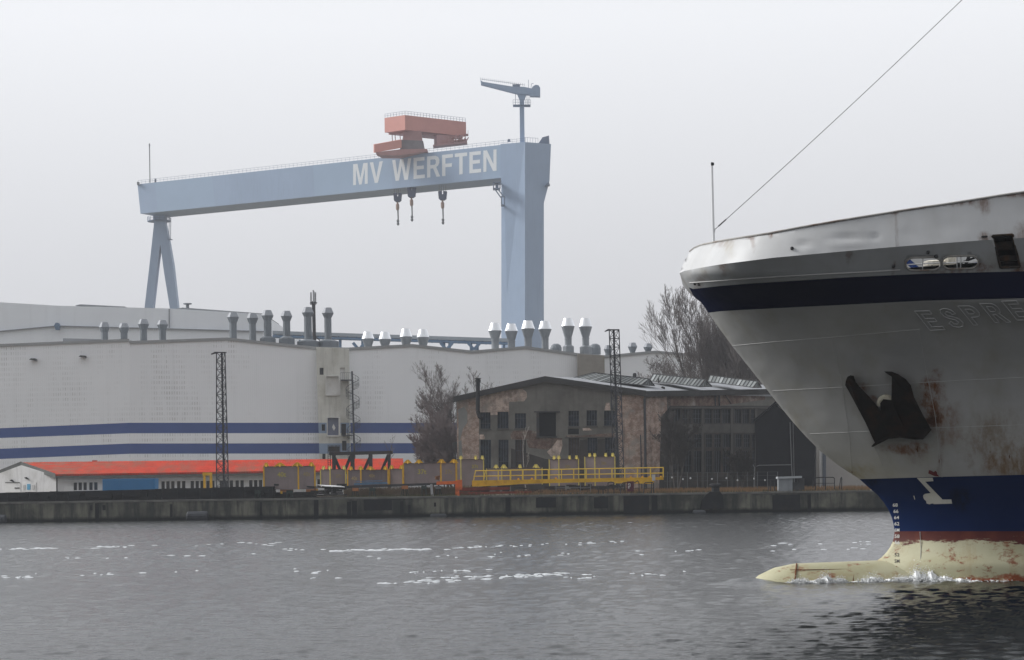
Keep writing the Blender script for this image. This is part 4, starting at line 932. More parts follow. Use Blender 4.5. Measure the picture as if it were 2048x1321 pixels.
# orange frame and red beams
of_ = thing('lifting_beam', 'orange steel lifting frame lying beside the tall 37t weight', 'frame', at(900, 990, 228)); D = 228
o = MB(); o.prism([(873,963.5),(912,962.5),(912,968.5),(873,970)], D, .6); o.prism([(910,962),(917,961.5),(919,994),(911,994)], D-.1, .8); o.prism([(914,960.5),(924,960),(924.5,976),(916,978)], D-.3, .4); o.prism(rect(911,924,974,980), D-.2, .5); o.build('arm', orange, of_)
MB().prism([(911,985),(1064,982.5),(1064,986.5),(911,991)], D+.3, .7).prism([(919,976),(1020,974),(1020,980),(919,983)], D+1.2, .5).build('base_beam', rust_red, of_)
MB().tube(at(874,960,D), at(875,955,D), .22, 8).tube(at(870,955,D+.3), at(880,953,D+.3), .1, 6).build('fitting', rust_brown, of_)
# yellow walkway
yw = thing('yellow_walkway', 'long yellow steel walkway with handrails lying along the quay', 'walkway', at(1130, 968, 229)); D = 229
o = MB(); o.prism([(944,961.5),(1327,954.5),(1327,960),(1310,960.5),(1306,968),(1230,967),(1228,964),(1130,966),(1040,968.5),(1020,970.5),(960,973.5),(944,973.5)], D, 1.1); o.build('deck_beam', yellow, yw)
def yr(x, t): return (942-(x-950)*.0172, 953-(x-950)*.0172, 962.5-(x-944)*.0183)[t]
for dd, w in ((-.0, .055), (1.0, .045)):
    o = MB()
    for t_ in (0, 1): o.tube(at(950 if t_ == 0 else 947, yr(950, t_), D+dd), at(1327, yr(1327, t_), D+dd), w, 5)
    for i, x in enumerate((951,971,996.5,1021,1045.5,1071,1097.5,1123,1147.5,1172.5,1198.5,1224,1249.5,1275,1301,1326.5)):
        if dd and i % 2: continue
        x0 = x-4 if i < 2 else x
        o.bar(at(x0, yr(x, 2), D+dd), at(x, yr(x, 0), D+dd), (.17 if i in (3, 4, 5, 6) else .11) if not dd else .08)
    o.build('handrail', M('rail_yellow', (.80,.55,.08), .55, .2, 2), yw)
o = MB()
for x in (1037, 1064, 1112, 1262, 1285, 1299, 1322): o.prism([(x-2.5,961-(x-1000)*.017),(x-1.5,957.5-(x-1000)*.017),(x+1,957.5-(x-1000)*.017),(x+2.5,961-(x-1000)*.017)], D+.5, .12)
o.build('lug', yellow, yw)
MB().prism(rect(1304.5,1310.5,949.5,962), D-.25, .2).build('switch_box', M('switch_grey', (.5,.5,.5), .6, .15, 2), yw)
sc2 = thing('scaffold_frame', 'dark scrap and thin grey frames lying under the yellow walkway', 'frame', at(1130, 990, 231)); o = MB()
for x, x1 in ((1112,1132), (1132,1161), (1161,1181)):
    o.tube(at(x,966,228), at(x,987,228), .04, 4); o.tube(at(x,976,228), at(x1,975.5,228), .03, 4); o.tube(at(x,986.5,228), at(x1,986,228), .035, 4)
o.tube(at(1181,966,228), at(1181,987,228), .04, 4); o.build('frame_tube', M('frame_grey', (.20,.21,.22), .6, .2, 2), sc2)
o = MB()
for i in range(70):
    px = rng.uniform(925, 1240); yy = rng.uniform(970, 986)-(px-925)*.012; w = rng.uniform(4, 22); h_ = rng.uniform(1.5, 5)
    o.prism([(px,yy),(px+w,yy-.3),(px+w*rng.uniform(.8,1),yy+h_),(px+rng.uniform(0,2),yy+h_)], 231+rng.uniform(0, 3), rng.uniform(.3, 1.2))
o.build('scrap', M('scrap_dark', (.035,.033,.034), .8, .6, 2, dirt=(.1,.05,.03), dirt_amt=.4), sc2)['kind'] = 'stuff'
# handrails, sign, bollard, cabinet, fence
hr_m = M('handrail_black', (.02,.02,.022), .6, .3, 2)
def handrail(pts, posts, mid, label, D=225.6):
    o = MB(); o.path([at(x, y, D) for x, y in pts], .05, 5)
    for x, y0, y1 in posts: o.tube(at(x, y0, D), at(x, y1, D), .05, 5)
    for x0, x1, yy in mid: o.tube(at(x0, yy, D), at(x1, yy, D), .035, 4)
    tag(o.build('handrail', hr_m), label, 'handrail', 'black handrails at the ladders of the quay')
handrail([(1228,990),(1228,966),(1222,964.5),(1216,966)], [(1216,966,989),(1206,976,989),(1197,976,989)], [(1197,1228,977)], 'black handrail left of the red sign')
handrail([(1241,990),(1241.5,972),(1246,966),(1252,965.5),(1270,965.5),(1275,962),(1278,966),(1278,989)], [(1250,966,988),(1264,966,988)], [(1241,1278,977)], 'black handrail behind the dark red sign')
handrail([(1287,988),(1289,967),(1291,965.5),(1304,965),(1307,967),(1307,987)], [(1303,966,987)], [(1289,1306,977)], 'black handrail right of the dark red sign')
handrail([(1631,980),(1631,957),(1634,955.5),(1666,955),(1669,957),(1669,979)], [(1651,956,980),(1626,960,976)], [(1631,1669,967)], 'black handrail right of the grey cabinet')
handrail([(1679,979),(1681,958),(1683,954.5),(1684,960)], [(1683.5,957,979)], [], 'single bent black handrail post near the ship bow')
handrail([(1536,981),(1539,970)], [(1541,962,982),(1549,964,982)], [(1536,1549,972)], 'short black handrail left of the grey cabinet')
sg = thing('warning_sign', 'dark red board with a white symbol at the quay ladder', 'sign', at(1260, 985, 225.3))
MB().prism([(1254,963.5),(1268,963),(1267.5,983),(1254.5,983.5)], 225.3, .12).build('board', M('sign_red', (.085,.018,.03), .6, .25, 3), sg)
o = MB(); D = 225.28
for s_ in ((1256.2,1260.8,967.2,968.6), (1256.2,1257.6,967.2,971), (1259.6,1260.8,967.2,974), (1256.2,1260.8,972.2,973.6), (1256.2,1257.6,973,977.5), (1256.2,1259.5,975.6,977)): o.prism(rect(*s_), D, .015)
o.build('symbol', white_paint, sg)
bo = thing('bollard', 'black mooring bollard on a dark mound at the quay edge', 'bollard', at(1431, 990, 225.5))
MB().lathe(at(1431, 986, 226), [(.42,-.3),(.40,.45),(.42,.6),(.62,.7),(.62,.85),(.45,.92)], 14).build('post', black_steel, bo)
o = MB()
o.prism([(1400,1018),(1404,1000),(1412,990),(1420,984),(1440,983),(1446,992),(1448,1018)], 223.75, 1.0); o.build('fender_mat', black_steel, bo)
cb = thing('switch_cabinet', 'pale grey sheet metal cabinet on the quay beside a handrail', 'cabinet', at(1582, 985, 226))
MB().prism(rect(1557,1585,956,983), 226, 1.0).build('body', M('cabinet_grey', (.25,.27,.29), .55, .2, 1.2, streak=.3), cb)
MB().prism([(1555.5,954),(1604,952.5),(1604,956.5),(1555.5,958)], 225.8, 1.6).build('lid', M('cabinet_lid', (.40,.42,.44), .5, .15, 2), cb)
MB().prism(rect(1585,1604,965,983), 226.4, .8).prism(rect(1596,1609,957,980), 226.8, .5).build('side_box', M('cabinet_dark', (.06,.062,.066), .7, .3, 2), cb)
fe = thing('wire_fence', 'thin grey wire fence before the dark windowed side of the brick building', 'fence', at(1440, 975, 240)); D = 240
o = MB()
for x in range(1335, 1560, 20): o.tube(at(x, 944, D), at(x, 985, D), .035, 5)
o.build('post', M('fence_grey', (.09,.095,.10), .7, .2, 2), fe); o = MB()
for yy in (946, 953, 962): o.tube(at(1328, yy+1, D), at(1556, yy-2, D), .018, 4)
o.build('wire', M('fence_grey'), fe)
o = MB()
for x, y in ((1344,955.5), (1381,957), (1366,959), (1424,958.5), (1453,957), (1475,961), (1508,958), (1530,961)): o.lathe(at(x, y, D-.3), [(.02,-.1),(.09,-.05),(.09,.05),(.02,.1)], 8)
o.build('insulator', M('insulator_grey', (.42,.43,.44), .6, .1, 2), fe)
# dry grass behind the quay edge
def grass(label_name, n, x0, x1, y0, y1, hmin, hmax, m):
    o = MB()
    for i in range(n):
        px = rng.uniform(x0, x1); d = rng.uniform(y0, y1); p = at(px, 980, d); p.z = GZ; h_ = rng.uniform(hmin, hmax); a = rng.uniform(-.3, .3)*h_
        o.add([p+Vector((-.035,0,-.02)), p+Vector((.035,.02,-.02)), p+Vector((a,rng.uniform(-.2,.2)*h_,h_))], ((0,1,2),))
    o = o.build(label_name, m, recalc=False); o['kind'] = 'stuff'
grass('dry_grass', 9000, 1030, 1740, 226.2, 247, .15, .62, M('dry_grass', (.25,.155,.08), .95, .45, .9))
grass('tall_dry_grass', 7000, 690, 960, 232, 236.5, .55, 1.15, M('dead_stalks', (.155,.12,.08), .95, .45, .9))
grass('weeds', 2600, 690, 1740, 225.6, 230, .08, .34, M('weeds_green', (.085,.09,.05), .95, .4, .8))
# ================================================================== TREES
def tree(px, D, base_y, top_y, lean, n_main, spread, label, cat, seed, gnarl=.12, fine=1.0, trunk_m=bark, twig_m=twig, ratio=.80, twr=.024, up=.10, fork=.12):
    r = np.random.default_rng(seed); b = at(px, base_y, D); b.z = GZ; ht = at(px, top_y, D).z-GZ
    T = thing('bare_tree', label, cat, b, 'bare winter trees')
    tm, cm = MB(), MB()
    V = lambda a: Vector(a)
    def seg(mb, p, d, L, r0, r1, k, g, n):
        pts = [p]; st_ = L/n
        for i in range(n):
            d = (d+V(r.normal(0, g, 3))+Vector((0, 0, up*.5))).normalized(); q = pts[-1]+d*st_; mb.tube(pts[-1], q, r0+(r1-r0)*i/n, k, r0+(r1-r0)*(i+1)/n, caps=False); pts.append(q)
        return pts, d
    def branch(p, d, L, r0, lvl):
        mb = tm if lvl == 0 else cm; n = 5 if lvl == 0 else 4 if lvl == 1 else 3 if lvl == 2 else 2
        pts, d2 = seg(mb, p, d, L, r0, max(twr*.6, r0*.35), 7 if lvl == 0 else 4 if lvl == 1 else 3, gnarl*(.5 if lvl == 0 else 1), n)
        if lvl >= 4: return
        kids = (0, 0, 0, 0)[lvl]; nk = int(r.integers(*((11, 15), (9, 13), (6, 9), (4, 7))[lvl])*fine)
        for i in range(nk):
            f = r.uniform(.22 if lvl else .25, 1.0); j = min(int(f*(len(pts)-1)), len(pts)-2); q = pts[j].lerp(pts[j+1], f*(len(pts)-1)-j)
            ax = (pts[j+1]-pts[j]).normalized(); o_ = ax.orthogonal().normalized(); o_ = Matrix.Rotation(r.uniform(0, 6.283), 3, ax) @ o_
            sp_ = spread*r.uniform(.6, 1.25); dd = (ax*math.cos(sp_)+o_*math.sin(sp_)+Vector((0,0,up*2))).normalized()
            branch(q, dd, L*r.uniform(.32, .62)*(1.1-.45*f)*ratio/.8, max(twr*(.75 if lvl > 1 else 1.2), r0*(1-.6*f)*.48), lvl+1)
    for i in range(n_main):
        a = r.uniform(0, 6.283) if n_main > 1 else 0; s = r.uniform(.08, .32) if n_main > 1 else .03
        d = Vector((math.cos(a)*s+lean, math.sin(a)*s*.7, 1)).normalized()
        branch(b+Vector((math.cos(a)*.25, math.sin(a)*.25, -.1)), d, ht*r.uniform(.72, .9), ht*.0105, 0)
    tm.build('trunk', trunk_m, T, recalc=False); cm.build('crown', twig_m, T, recalc=False)
tree(1440, 305, 980, 618, -.11, 5, .50, 'tall bare tree behind the skylights leaning left of the ship bow', 'tree', 3, twr=.020, gnarl=.07, up=.13)
tree(1462, 312, 980, 604, .0, 6, .45, 'tallest bare tree behind the brick building, next to the ship bow', 'tree', 4, twr=.020, gnarl=.07, up=.13)
tree(1525, 300, 980, 690, .02, 2, .5, 'bare tree mostly hidden behind the ship bow', 'tree', 5, twr=.02, gnarl=.07, up=.13)
tree(1362, 315, 980, 712, -.05, 4, .7, 'low bushy bare tree left of the tall ones behind the roof', 'tree', 6, twr=.018, up=.03)
tree(930, 292, 980, 752, -.04, 2, .42, 'bare birch peeping over the left end of the brick building', 'tree', 7, twr=.014, fine=1.1)
tree(908, 288, 980, 792, -.13, 3, .55, 'bare tree with slanting limbs at the left gable corner', 'tree', 8, twr=.014, fine=1.1)
tree(872, 283, 980, 838, -.02, 3, .5, 'slim reddish bare tree before the blue stripes', 'tree', 9, twig_m=M('twig_red', (.15,.12,.118), .95, .3, .8), twr=.013)
tree(858, 280, 980, 872, -.05, 5, .6, 'low dense bush behind the large 37t weight', 'bush', 10, twig_m=M('twig_red'), twr=.013)
tree(895, 278, 980, 862, .03, 4, .6, 'low dense bush right beside the brick gable wall', 'bush', 12, twig_m=M('twig_red'), twr=.013)
tree(1352, 252, 980, 848, .0, 4, .55, 'dark leafless bush before the left end of the dark window wall', 'bush', 15, twig_m=M('twig_dark', (.045,.04,.038), .95, .3, .8), twr=.014)
tree(1478, 250, 980, 905, .0, 5, .6, 'low dark leafless bush before the middle of the dark window wall', 'bush', 16, twig_m=M('twig_dark'), twr=.013)
tree(1049, 250, 985, 860, .0, 1, .3, 'thin pale birch sapling in front of the brick building', 'tree', 13, trunk_m=birch, twig_m=birch, twr=.012, fine=.35)
tree(775, 255, 985, 872, .0, 1, .35, 'thin bare sapling behind the right end of the steel trestle', 'tree', 14, twr=.012, fine=.4)
# ================================================================== SHIP
DS = 72.0
SH = thing('ferry_ship', 'large white and navy ship bow with rust stains entering from the right', 'ship', at(1790, 1160, DS))
OUT = [(384,1446),(503,1380),(520,1370),(547,1359),(575,1377.5),(600,1398.5),(626,1417),(660,1440.5),(700,1470),(735,1498),(770,1526),(810,1557.5),(845,1586),(875,1613),(903,1641),(930,1675),(958,1718),(975,1737),(990,1755),(1005,1767.5),(1020,1777),(1035,1783.5),(1050,1787.5),(1063,1789),(1075,1788),(1085,1785),(1095,1780),(1105,1773),(1115,1763.5),(1123,1752),(1130,1741),(1150,1735),(1215,1735)]
def px_out(py):
    if py <= OUT[0][0]: return OUT[0][1]
    for (ya, xa), (yb, xb) in zip(OUT, OUT[1:]):
        if py <= yb: return xa+(xb-xa)*(py-ya)/(yb-ya)
    return OUT[-1][1]
def ext(pts, sl):
    g = pl(pts); x1, y1 = pts[-1]
    return lambda x: g(x) if x <= x1 else y1+(x-x1)*sl
LN = [(ext([(1380,503),(1386,497.5),(1394,493),(1407,489),(1430,484.5),(1450,480.5),(1540,466.5),(1600,455),(1700,438),(1800,422),(1900,407),(2000,391),(2048,384)], -.10), (5.3,50,2.2,500)),
      (ext([(1359,547),(1366,543),(1395,537),(1443,529),(1546,516),(1700,502),(1793,494),(1963,481),(2048,476)], -.045), (5.5,50,2.2,500)),
      (ext([(1386,578.5),(1440,572.5),(1494,568),(1700,555),(1847,548),(2048,543)], -.025), (4.6,66,2.5,490)),
      (ext([(1417,626),(1440,623),(1520,618.5),(1700,609.5),(1847,602),(2048,597)], -.022), (3.0,104,4.1,420)),
      (ext([(1718,959),(1850,955),(2048,950)], -.02), (0,200,4.0,260)),
      (ext([(1789,1063),(2048,1063)], 0), (0,200,3.6,260)),
      (ext([(1735,1215),(2048,1215)], 0), (0,200,3.2,250))]
def hullD(px, py):
    ysl = [l[0](px) for l in LN]
    if py <= ysl[0]: q = LN[0][1]
    elif py >= ysl[-1]: q = LN[-1][1]
    else:
        for i in range(len(LN)-1):
            if py <= ysl[i+1]:
                f = (py-ysl[i])/max(1e-6, ysl[i+1]-ysl[i]); break
        g = 1-(1-f)**2.3 if i == 3 else f
        q = [u+(v-u)*g for u, v in zip(LN[i][1], LN[i+1][1])]
    s = max(0.0, px-px_out(py)); d = DS-q[0]*(1-math.exp(-s/q[1]))-q[2]*(1-math.exp(-s/q[3]))
    for cx, cy, sx, sy, a in ((1606,490,16,5,.055), (1615,499,18,4,-.03), (1690,477,34,5,.06), (1700,487,38,4,-.035), (1750,474,9,4,.05), (1820,470,30,12,.02), (1900,452,40,14,.02)):
        e2 = ((px-cx)/sx)**2+((py-cy)/sy)**2
        if e2 < 9: d += a*math.exp(-e2)
    return d
def hp(px, py, off=0.0): return at(px, py, hullD(px, py)-off)
XR = 2900
def lpts(l, x0, step=9):
    xs = [x0]; 
    while xs[-1] < 2100: xs.append(xs[-1]+step)
    while xs[-1] < XR-60: xs.append(xs[-1]+60)
    xs.append(XR); return [(x, l(x)) for x in xs]
topl = lpts(LN[0][0], 1380); stem = [(x, y) for y, x in OUT if y > 503]
stem_d = []
for (xa, ya), (xb, yb) in zip(stem, stem[1:]):
    n = max(1, int(abs(yb-ya)/7)); stem_d += [(xa+(xb-xa)*i/n, ya+(yb-ya)*i/n) for i in range(n)]
stem_d.append(stem[-1])
outline = topl+[(XR, 700), (XR, 950), (XR, 1100), (XR, 1215)]+[(x, 1215) for x in range(XR-60, 2100, -60)]+[(x, 1215) for x in range(2090, 1740, -14)]+stem_d[::-1]
knk = lpts(LN[1][0], 1359)[1:]; l2 = lpts(LN[2][0], 1386); l3 = lpts(LN[3][0], 1417); l4 = lpts(LN[4][0], 1718); l5 = lpts(LN[5][0], 1789)
def oval(x0, x1, y0, y1, sl, n=10):
    r_ = (y1-y0)/2; cy = (y0+y1)/2; ps = []
    for c_, s0 in ((x1-r_*1.35, -math.pi/2), (x0+r_*1.35, math.pi/2)):
        for i in range(n+1):
            a = s0+math.pi*i/n; ps.append((c_+r_*1.35*math.cos(a), cy+r_*math.sin(a)))
    mx = (x0+x1)/2; return [(x, y+(x-mx)*sl) for x, y in ps]
port1 = oval(1811, 1882, 515.5, 541, -.02); port2 = oval(1884, 1957, 512.5, 538, -.02); slot = [(1985,472),(2025,469.5),(2040,534),(2001,536)]
grid = []
for ix in range(1365, 2100, 7):
    for iy in range(390, 1214, 7): grid.append((ix+(3 if (iy//7) % 2 else 0), iy))
for ix in range(2110, XR, 60):
    for iy in range(330, 1210, 50): grid.append((ix, iy))
def near_line(p):
    if not inside(p, outline): return True
    for l in LN:
        if abs(l[0](p[0])-p[1]) < 3.2: return True
    if abs(px_out(p[1])-p[0]) < 4: return True
    for h_ in (port1, port2, slot):
        if inside(p, h_): return True
        if min((p[0]-a)**2+(p[1]-c)**2 for a, c in h_) < 12: return True
    return False
grid = [p for p in grid if not near_line(p)]
ov, fs = cdt(outline, (port1, port2, slot), [(knk, False), (l2, False), (l3, False), (l4, False), (l5, False)], grid)
def zone(c):
    x, y = c
    if y < LN[1][0](x): return 0
    if y < LN[2][0](x): return 1
    if y < LN[3][0](x): return 2
    if y < LN[4][0](x): return 3
    if y < LN[5][0](x): return 4
    return 5
# --- hull paint
def pos_node(t): return N(t, 'ShaderNodeNewGeometry').outputs['Position']
def spot(t, p, sx, sz, amp=1.0, nz=.75, nsc=2.4):
    v = N(t, 'ShaderNodeVectorMath', operation='SUBTRACT'); t.links.new(pos_node(t), v.inputs[0]); v.inputs[1].default_value = p
    s = N(t, 'ShaderNodeVectorMath', operation='MULTIPLY'); t.links.new(v.outputs[0], s.inputs[0]); s.inputs[1].default_value = (1/sx, 0.0, 1/sz)
    l = N(t, 'ShaderNodeVectorMath', operation='LENGTH'); t.links.new(s.outputs[0], l.inputs[0])
    d = math_(t, 'ADD', l.outputs['Value'], math_(t, 'MULTIPLY', math_(t, 'SUBTRACT', noise(t, nsc, detail=6, rough=.7), .5), nz*2))
    r_ = N(t, 'ShaderNodeMapRange', interpolation_type='SMOOTHSTEP'); t.links.new(d, r_.inputs[0]); r_.inputs[1].default_value = 1.0; r_.inputs[2].default_value = .25
    r_.inputs[3].default_value = 0; r_.inputs[4].default_value = amp
    st_ = ramp(t, noise(t, 3.0, sc=(1.6, 1.6, .16), off=(2, 2, 2), detail=6, rough=.7), .36, .62)
    return math_(t, 'MULTIPLY', r_.outputs[0], math_(t, 'ADD', math_(t, 'MULTIPLY', st_, .75), .25))
def hullmat(name, base, spots, streak=.25, dirtc=(.20,.17,.10), dirt=.3, rough=.42, spec=.3):
    m = bpy.data.materials.new(name); t, b = nodes(m)
    c = mixc(t, ramp(t, noise(t, .5, detail=6), .3, .7), mul3(base, .90), mul3(base, 1.06))
    c = mixc(t, math_(t, 'MULTIPLY', ramp(t, noise(t, 1.3, sc=(1, 1, .07), detail=5), .45, .8), streak), c, dirtc)
    c = mixc(t, math_(t, 'MULTIPLY', ramp(t, noise(t, .9, sc=(1, 1, .5), off=(3, 3, 3), detail=7), .5, .75), dirt), c, dirtc)
    for p, sx, sz, amp, colr in spots:
        c = mixc(t, spot(t, tuple(p), sx, sz, amp), c, colr)
    t.links.new(c, b.inputs['Base Color']); b.inputs['Roughness'].default_value = rough; b.inputs['Specular IOR Level'].default_value = spec
    h = noise(t, .55, sc=(1, 1, 1), detail=2); bumpit(t, b, h, .30, .22)
    MATS[name] = m; return m
RU, RD, RO = (.125,.05,.02), (.05,.022,.012), (.17,.065,.02)
rim = [(hp(1497,469), .12, .22, .9, RU), (hp(1505,478), .10, .5, .45, RU), (hp(1541,466), .10, .22, .9, RU), (hp(1450,484), .35, .3, .35, RU), (hp(1458,495), .2, .5, .3, (.3,.24,.12)), (hp(1786,424), .2, .16, .8, RU), (hp(1919,404), .7, .16, .9, RU), (hp(1968,398), .3, .55, .7, RU), (hp(2025,387), 1.2, .2, .9, RU), (hp(1970,477), .22, .25, .9, RU), (hp(1793,455), .07, 1.0, .3, RU), (hp(2043,476), .3, .55, .7, RU)]
m_bul = hullmat('bulwark_white', (.53,.535,.54), rim, .12, (.33,.30,.24), .15)
m_up = hullmat('hull_white_upper', (.45,.46,.465), [(hp(1445,531), .14, .2, .9, RU), (hp(1450,540), .12, .3, .4, RU), (hp(1698,508), .12, .35, .5, RU), (hp(1787,538), .08, .25, .7, RU), (hp(1900,543), .8, .12, .7, RU), (hp(1960,535), .5, .25, .8, RU), (hp(2044,538), .5, .3, .9, RU), (hp(1400,565), .15, .3, .5, RU)], .2)
m_navy = hullmat('hull_navy', (.003,.006,.030), [], .0, (.01,.01,.02), .0, .7, .04)
m_low = hullmat('hull_white_lower', (.415,.415,.405), [(hp(1862,790), .55, .9, 1.0, RO), (hp(1874,835), .5, .6, 1.0, RO), (hp(1868,842), .32, .4, .9, RD), (hp(1900,850), .6, .8, .5, RO), (hp(1815,897), .9, .26, .9, RO), (hp(1835,905), .4, .5, .45, RU), (hp(1722,778), .36, .26, 1.0, RO), (hp(1742,802), .3, .24, .7, RO), (hp(1880,930), .12, 1.0, .4, RU), (hp(1975,890), 1.0, 1.0, .6, (.17,.11,.055)), (hp(2005,935), 1.0, .5, .7, (.19,.10,.04)), (hp(2060,930), 1.4, 1.2, .7, (.18,.11,.05)), (hp(2000,850), 1.8, .7, .3, (.19,.14,.08)), (hp(1715,945), .6, .35, .45, (.27,.21,.07)), (hp(1590,850), .2, .5, .3, (.25,.2,.07)), (hp(1640,930), .3, .5, .4, (.25,.2,.08))], .38, (.29,.265,.19), .3)
m_nlow = hullmat('hull_blue_lower', (.004,.017,.075), [(hp(1920,1000), .5, .5, .6, (.004,.006,.012)), (hp(1745,965), .3, .2, .7, (.004,.006,.012))], .0, (.01,.01,.02), .0, .6, .06)
def mat_boot():
    m = bpy.data.materials.new('hull_boot_top'); t, b = nodes(m)
    s = N(t, 'ShaderNodeSeparateXYZ'); t.links.new(pos_node(t), s.inputs[0])
    c = mixc(t, ramp(t, noise(t, .8, sc=(.5, .5, 1), detail=6), .3, .7), (.41,.39,.245), (.53,.51,.355))
    c = mixc(t, math_(t, 'MULTIPLY', ramp(t, noise(t, 1.6, sc=(1, 1, .15), detail=5), .48, .75), .5), c, (.34,.20,.07))
    c = mixc(t, math_(t, 'MULTIPLY', ramp(t, noise(t, 2.4, sc=(.8, .8, 1.3), off=(5, 1, 2), detail=8, rough=.75), .53, .64), .9), c, (.22,.055,.018))
    low = N(t, 'ShaderNodeMapRange'); t.links.new(math_(t, 'ADD', s.outputs['Z'], math_(t, 'MULTIPLY', noise(t, 2.2, sc=(.6, .6, 1), detail=7, rough=.75), -1.0)), low.inputs[0]); low.inputs[1].default_value = -.30; low.inputs[2].default_value = -.42
    aft = N(t, 'ShaderNodeMapRange'); t.links.new(s.outputs['X'], aft.inputs[0]); aft.inputs[1].default_value = 12.2; aft.inputs[2].default_value = 13.8
    c = mixc(t, math_(t, 'MULTIPLY', low.outputs[0], aft.outputs[0]), c, (.26,.07,.025))
    edge = math_(t, 'ADD', s.outputs['Z'], math_(t, 'MULTIPLY', math_(t, 'SUBTRACT', noise(t, 3.2, sc=(.35, .35, 1.6), detail=8, rough=.75), .5), 1.1))
    ed = N(t, 'ShaderNodeMapRange'); t.links.new(edge, ed.inputs[0]); ed.inputs[1].default_value = 1.19; ed.inputs[2].default_value = 1.25
    c = mixc(t, ed.outputs[0], c, mixc(t, ramp(t, noise(t, 2, detail=5), .4, .7), (.085,.012,.008), (.13,.026,.014)))
    t.links.new(c, b.inputs['Base Color']); b.inputs['Roughness'].default_value = .6; b.inputs['Specular IOR Level'].default_value = .3
    return m
m_boot = mat_boot()
hm = [m_bul, m_up, m_navy, m_low, m_nlow, m_boot]
P = [hp(v.x, v.y) for v in ov]
def mirror(p): return Vector((p.x, 2*DS-p.y, p.z))
hb_ = MB()
for f, c in fs: hb_.add([P[i] for i in f], (tuple(range(len(f))),), zone(c))
ovm, fsm = cdt(outline, (), [(knk, False), (l2, False), (l3, False), (l4, False), (l5, False)], [p for p in grid[::3]])
Pm = [mirror(hp(v.x, v.y)) for v in ovm]
for f, c in fsm: hb_.add([Pm[i] for i in f[::-1]], (tuple(range(len(f))),), zone(c))
hull = hb_.build('hull', hm, SH, smooth=True, recalc=False)
bm = bmesh.new(); bm.from_mesh(hull.data); bmesh.ops.remove_doubles(bm, verts=bm.verts[:], dist=.0015)
for e in bm.edges:
    if len(e.link_faces) == 2:
        mm = {f.material_index for f in e.link_faces}
        if mm == {0, 1}: e.smooth = False
bm.to_mesh(hull.data); bm.free()
sm = hull.modifiers.new('plate', 'SOLIDIFY'); sm.thickness = .05; sm.offset = -1
# rail on top, knuckle bead, weld seams
o = MB(); o.path([hp(x, y, .02) for x, y in topl[:84]], .03, 6); o.path([mirror(hp(x, y, .02)) for x, y in topl[:84]], .03, 6)
o.build('bulwark_rail', M('rail_rusty', (.42,.41,.39), .7, .3, 1.2, dirt=(.12,.05,.02), dirt_amt=.9), hull)
o = MB()
for pts in ([(1379,566),(1440,561.5),(1494,557.5),(1600,551),(1700,546),(1800,540.5)],): 
    d_ = [(pts[0][0]+(pts[-1][0]-pts[0][0])*i/60, pl(pts)(pts[0][0]+(pts[-1][0]-pts[0][0])*i/60)) for i in range(61)]; o.path([hp(x, y, .0) for x, y in d_], .02, 4)
for pts in ([(1464,692),(1560,683),(1661,675),(1840,659)], [(1545,782),(1700,774),(1770,770),(1850,765),(2048,755)], [(1620,868),(1740,863),(1870,856),(2048,850)], [(1665,676),(1685,775),(1699,880),(1703,952)], [(1838,660),(1852,740),(1870,830),(1884,955)], [(1740,870),(1775,955)], [(1790,470),(1795,540)]):
    a_, c_ = pts[0], pts[-1]; n = 50; ps = []
    for i in range(n+1):
        f = i/n*(len(pts)-1); j = min(int(f), len(pts)-2); ps.append((pts[j][0]+(pts[j+1][0]-pts[j][0])*(f-j), pts[j][1]+(pts[j+1][1]-pts[j][1])*(f-j)))
    MB().path([hp(x, y, .0) for x, y in ps], .009, 4).build('weld_seam', M('seam_paint', (.47,.47,.46), .4, .2, 1), hull)
MB().path([hp(x, y, .0) for x, y in [(1840,1064),(1842,1098),(1840,1140)]], .012, 4).build('weld_seam', M('seam_paint'), hull)
o.build('fender_bead', M('seam_paint'), hull)
o = MB(); o.path([hp(x, y, .01) for x, y in port1+port1[:1]], .03, 6); o.path([hp(x, y, .01) for x, y in port2+port2[:1]], .03, 6); o.build('port_rim', M('rim_paint', (.33,.32,.30), .6, .3, 3, dirt=(.15,.07,.03), dirt_amt=.7), hull)
# deck, bulwark bars and mooring gear seen through the ports
o = MB(); pr = [(x, LN[1][0](x)+44) for x in list(range(1400, 2100, 20))+[2200,2400,2700,2890]]
for (xa, ya), (xb, yb) in zip(pr, pr[1:]):
    a_, c_ = hp(xa, ya), hp(xb, yb); o.quad(a_, c_, mirror(c_), mirror(a_))
o.build('deck', M('deck_green', (.30,.30,.29), .8, .3, 1), SH, recalc=False)
mg = M('winch_blue', (.02,.05,.20), .5, .3, 2)
wq_ = MB(); zf = hp(1850, 541).z
def deckpt(px, up_, back_): p = hp(px, 541, -back_); p.z = zf+up_; return p
wq_.lathe(deckpt(1868, -.1, 1.5), [(.17,0),(.17,.33),(.32,.36),(.34,.48),(.2,.52)], 12); wq_.lathe(deckpt(1898, -.1, 1.6), [(.22,0),(.22,.7),(.25,.75)], 12); wq_.build('mooring_bollard', M('deck_cream', (.62,.58,.50), .6, .2, 2), SH)
wq_ = MB(); p = deckpt(1829, .1, 1.2); wq_.bar(deckpt(1812, .42, 1.0), deckpt(1842, .02, 1.0), .17); wq_.lathe(deckpt(1832, .02, 1.3), [(.05,-.25),(.12,-.25),(.12,.3),(.05,.3)], 12, axis='x'); wq_.lathe(deckpt(1958, .12, .8), [(.15,-.12),(.15,.12)], 12, axis='x'); wq_.build('winch', mg, SH)
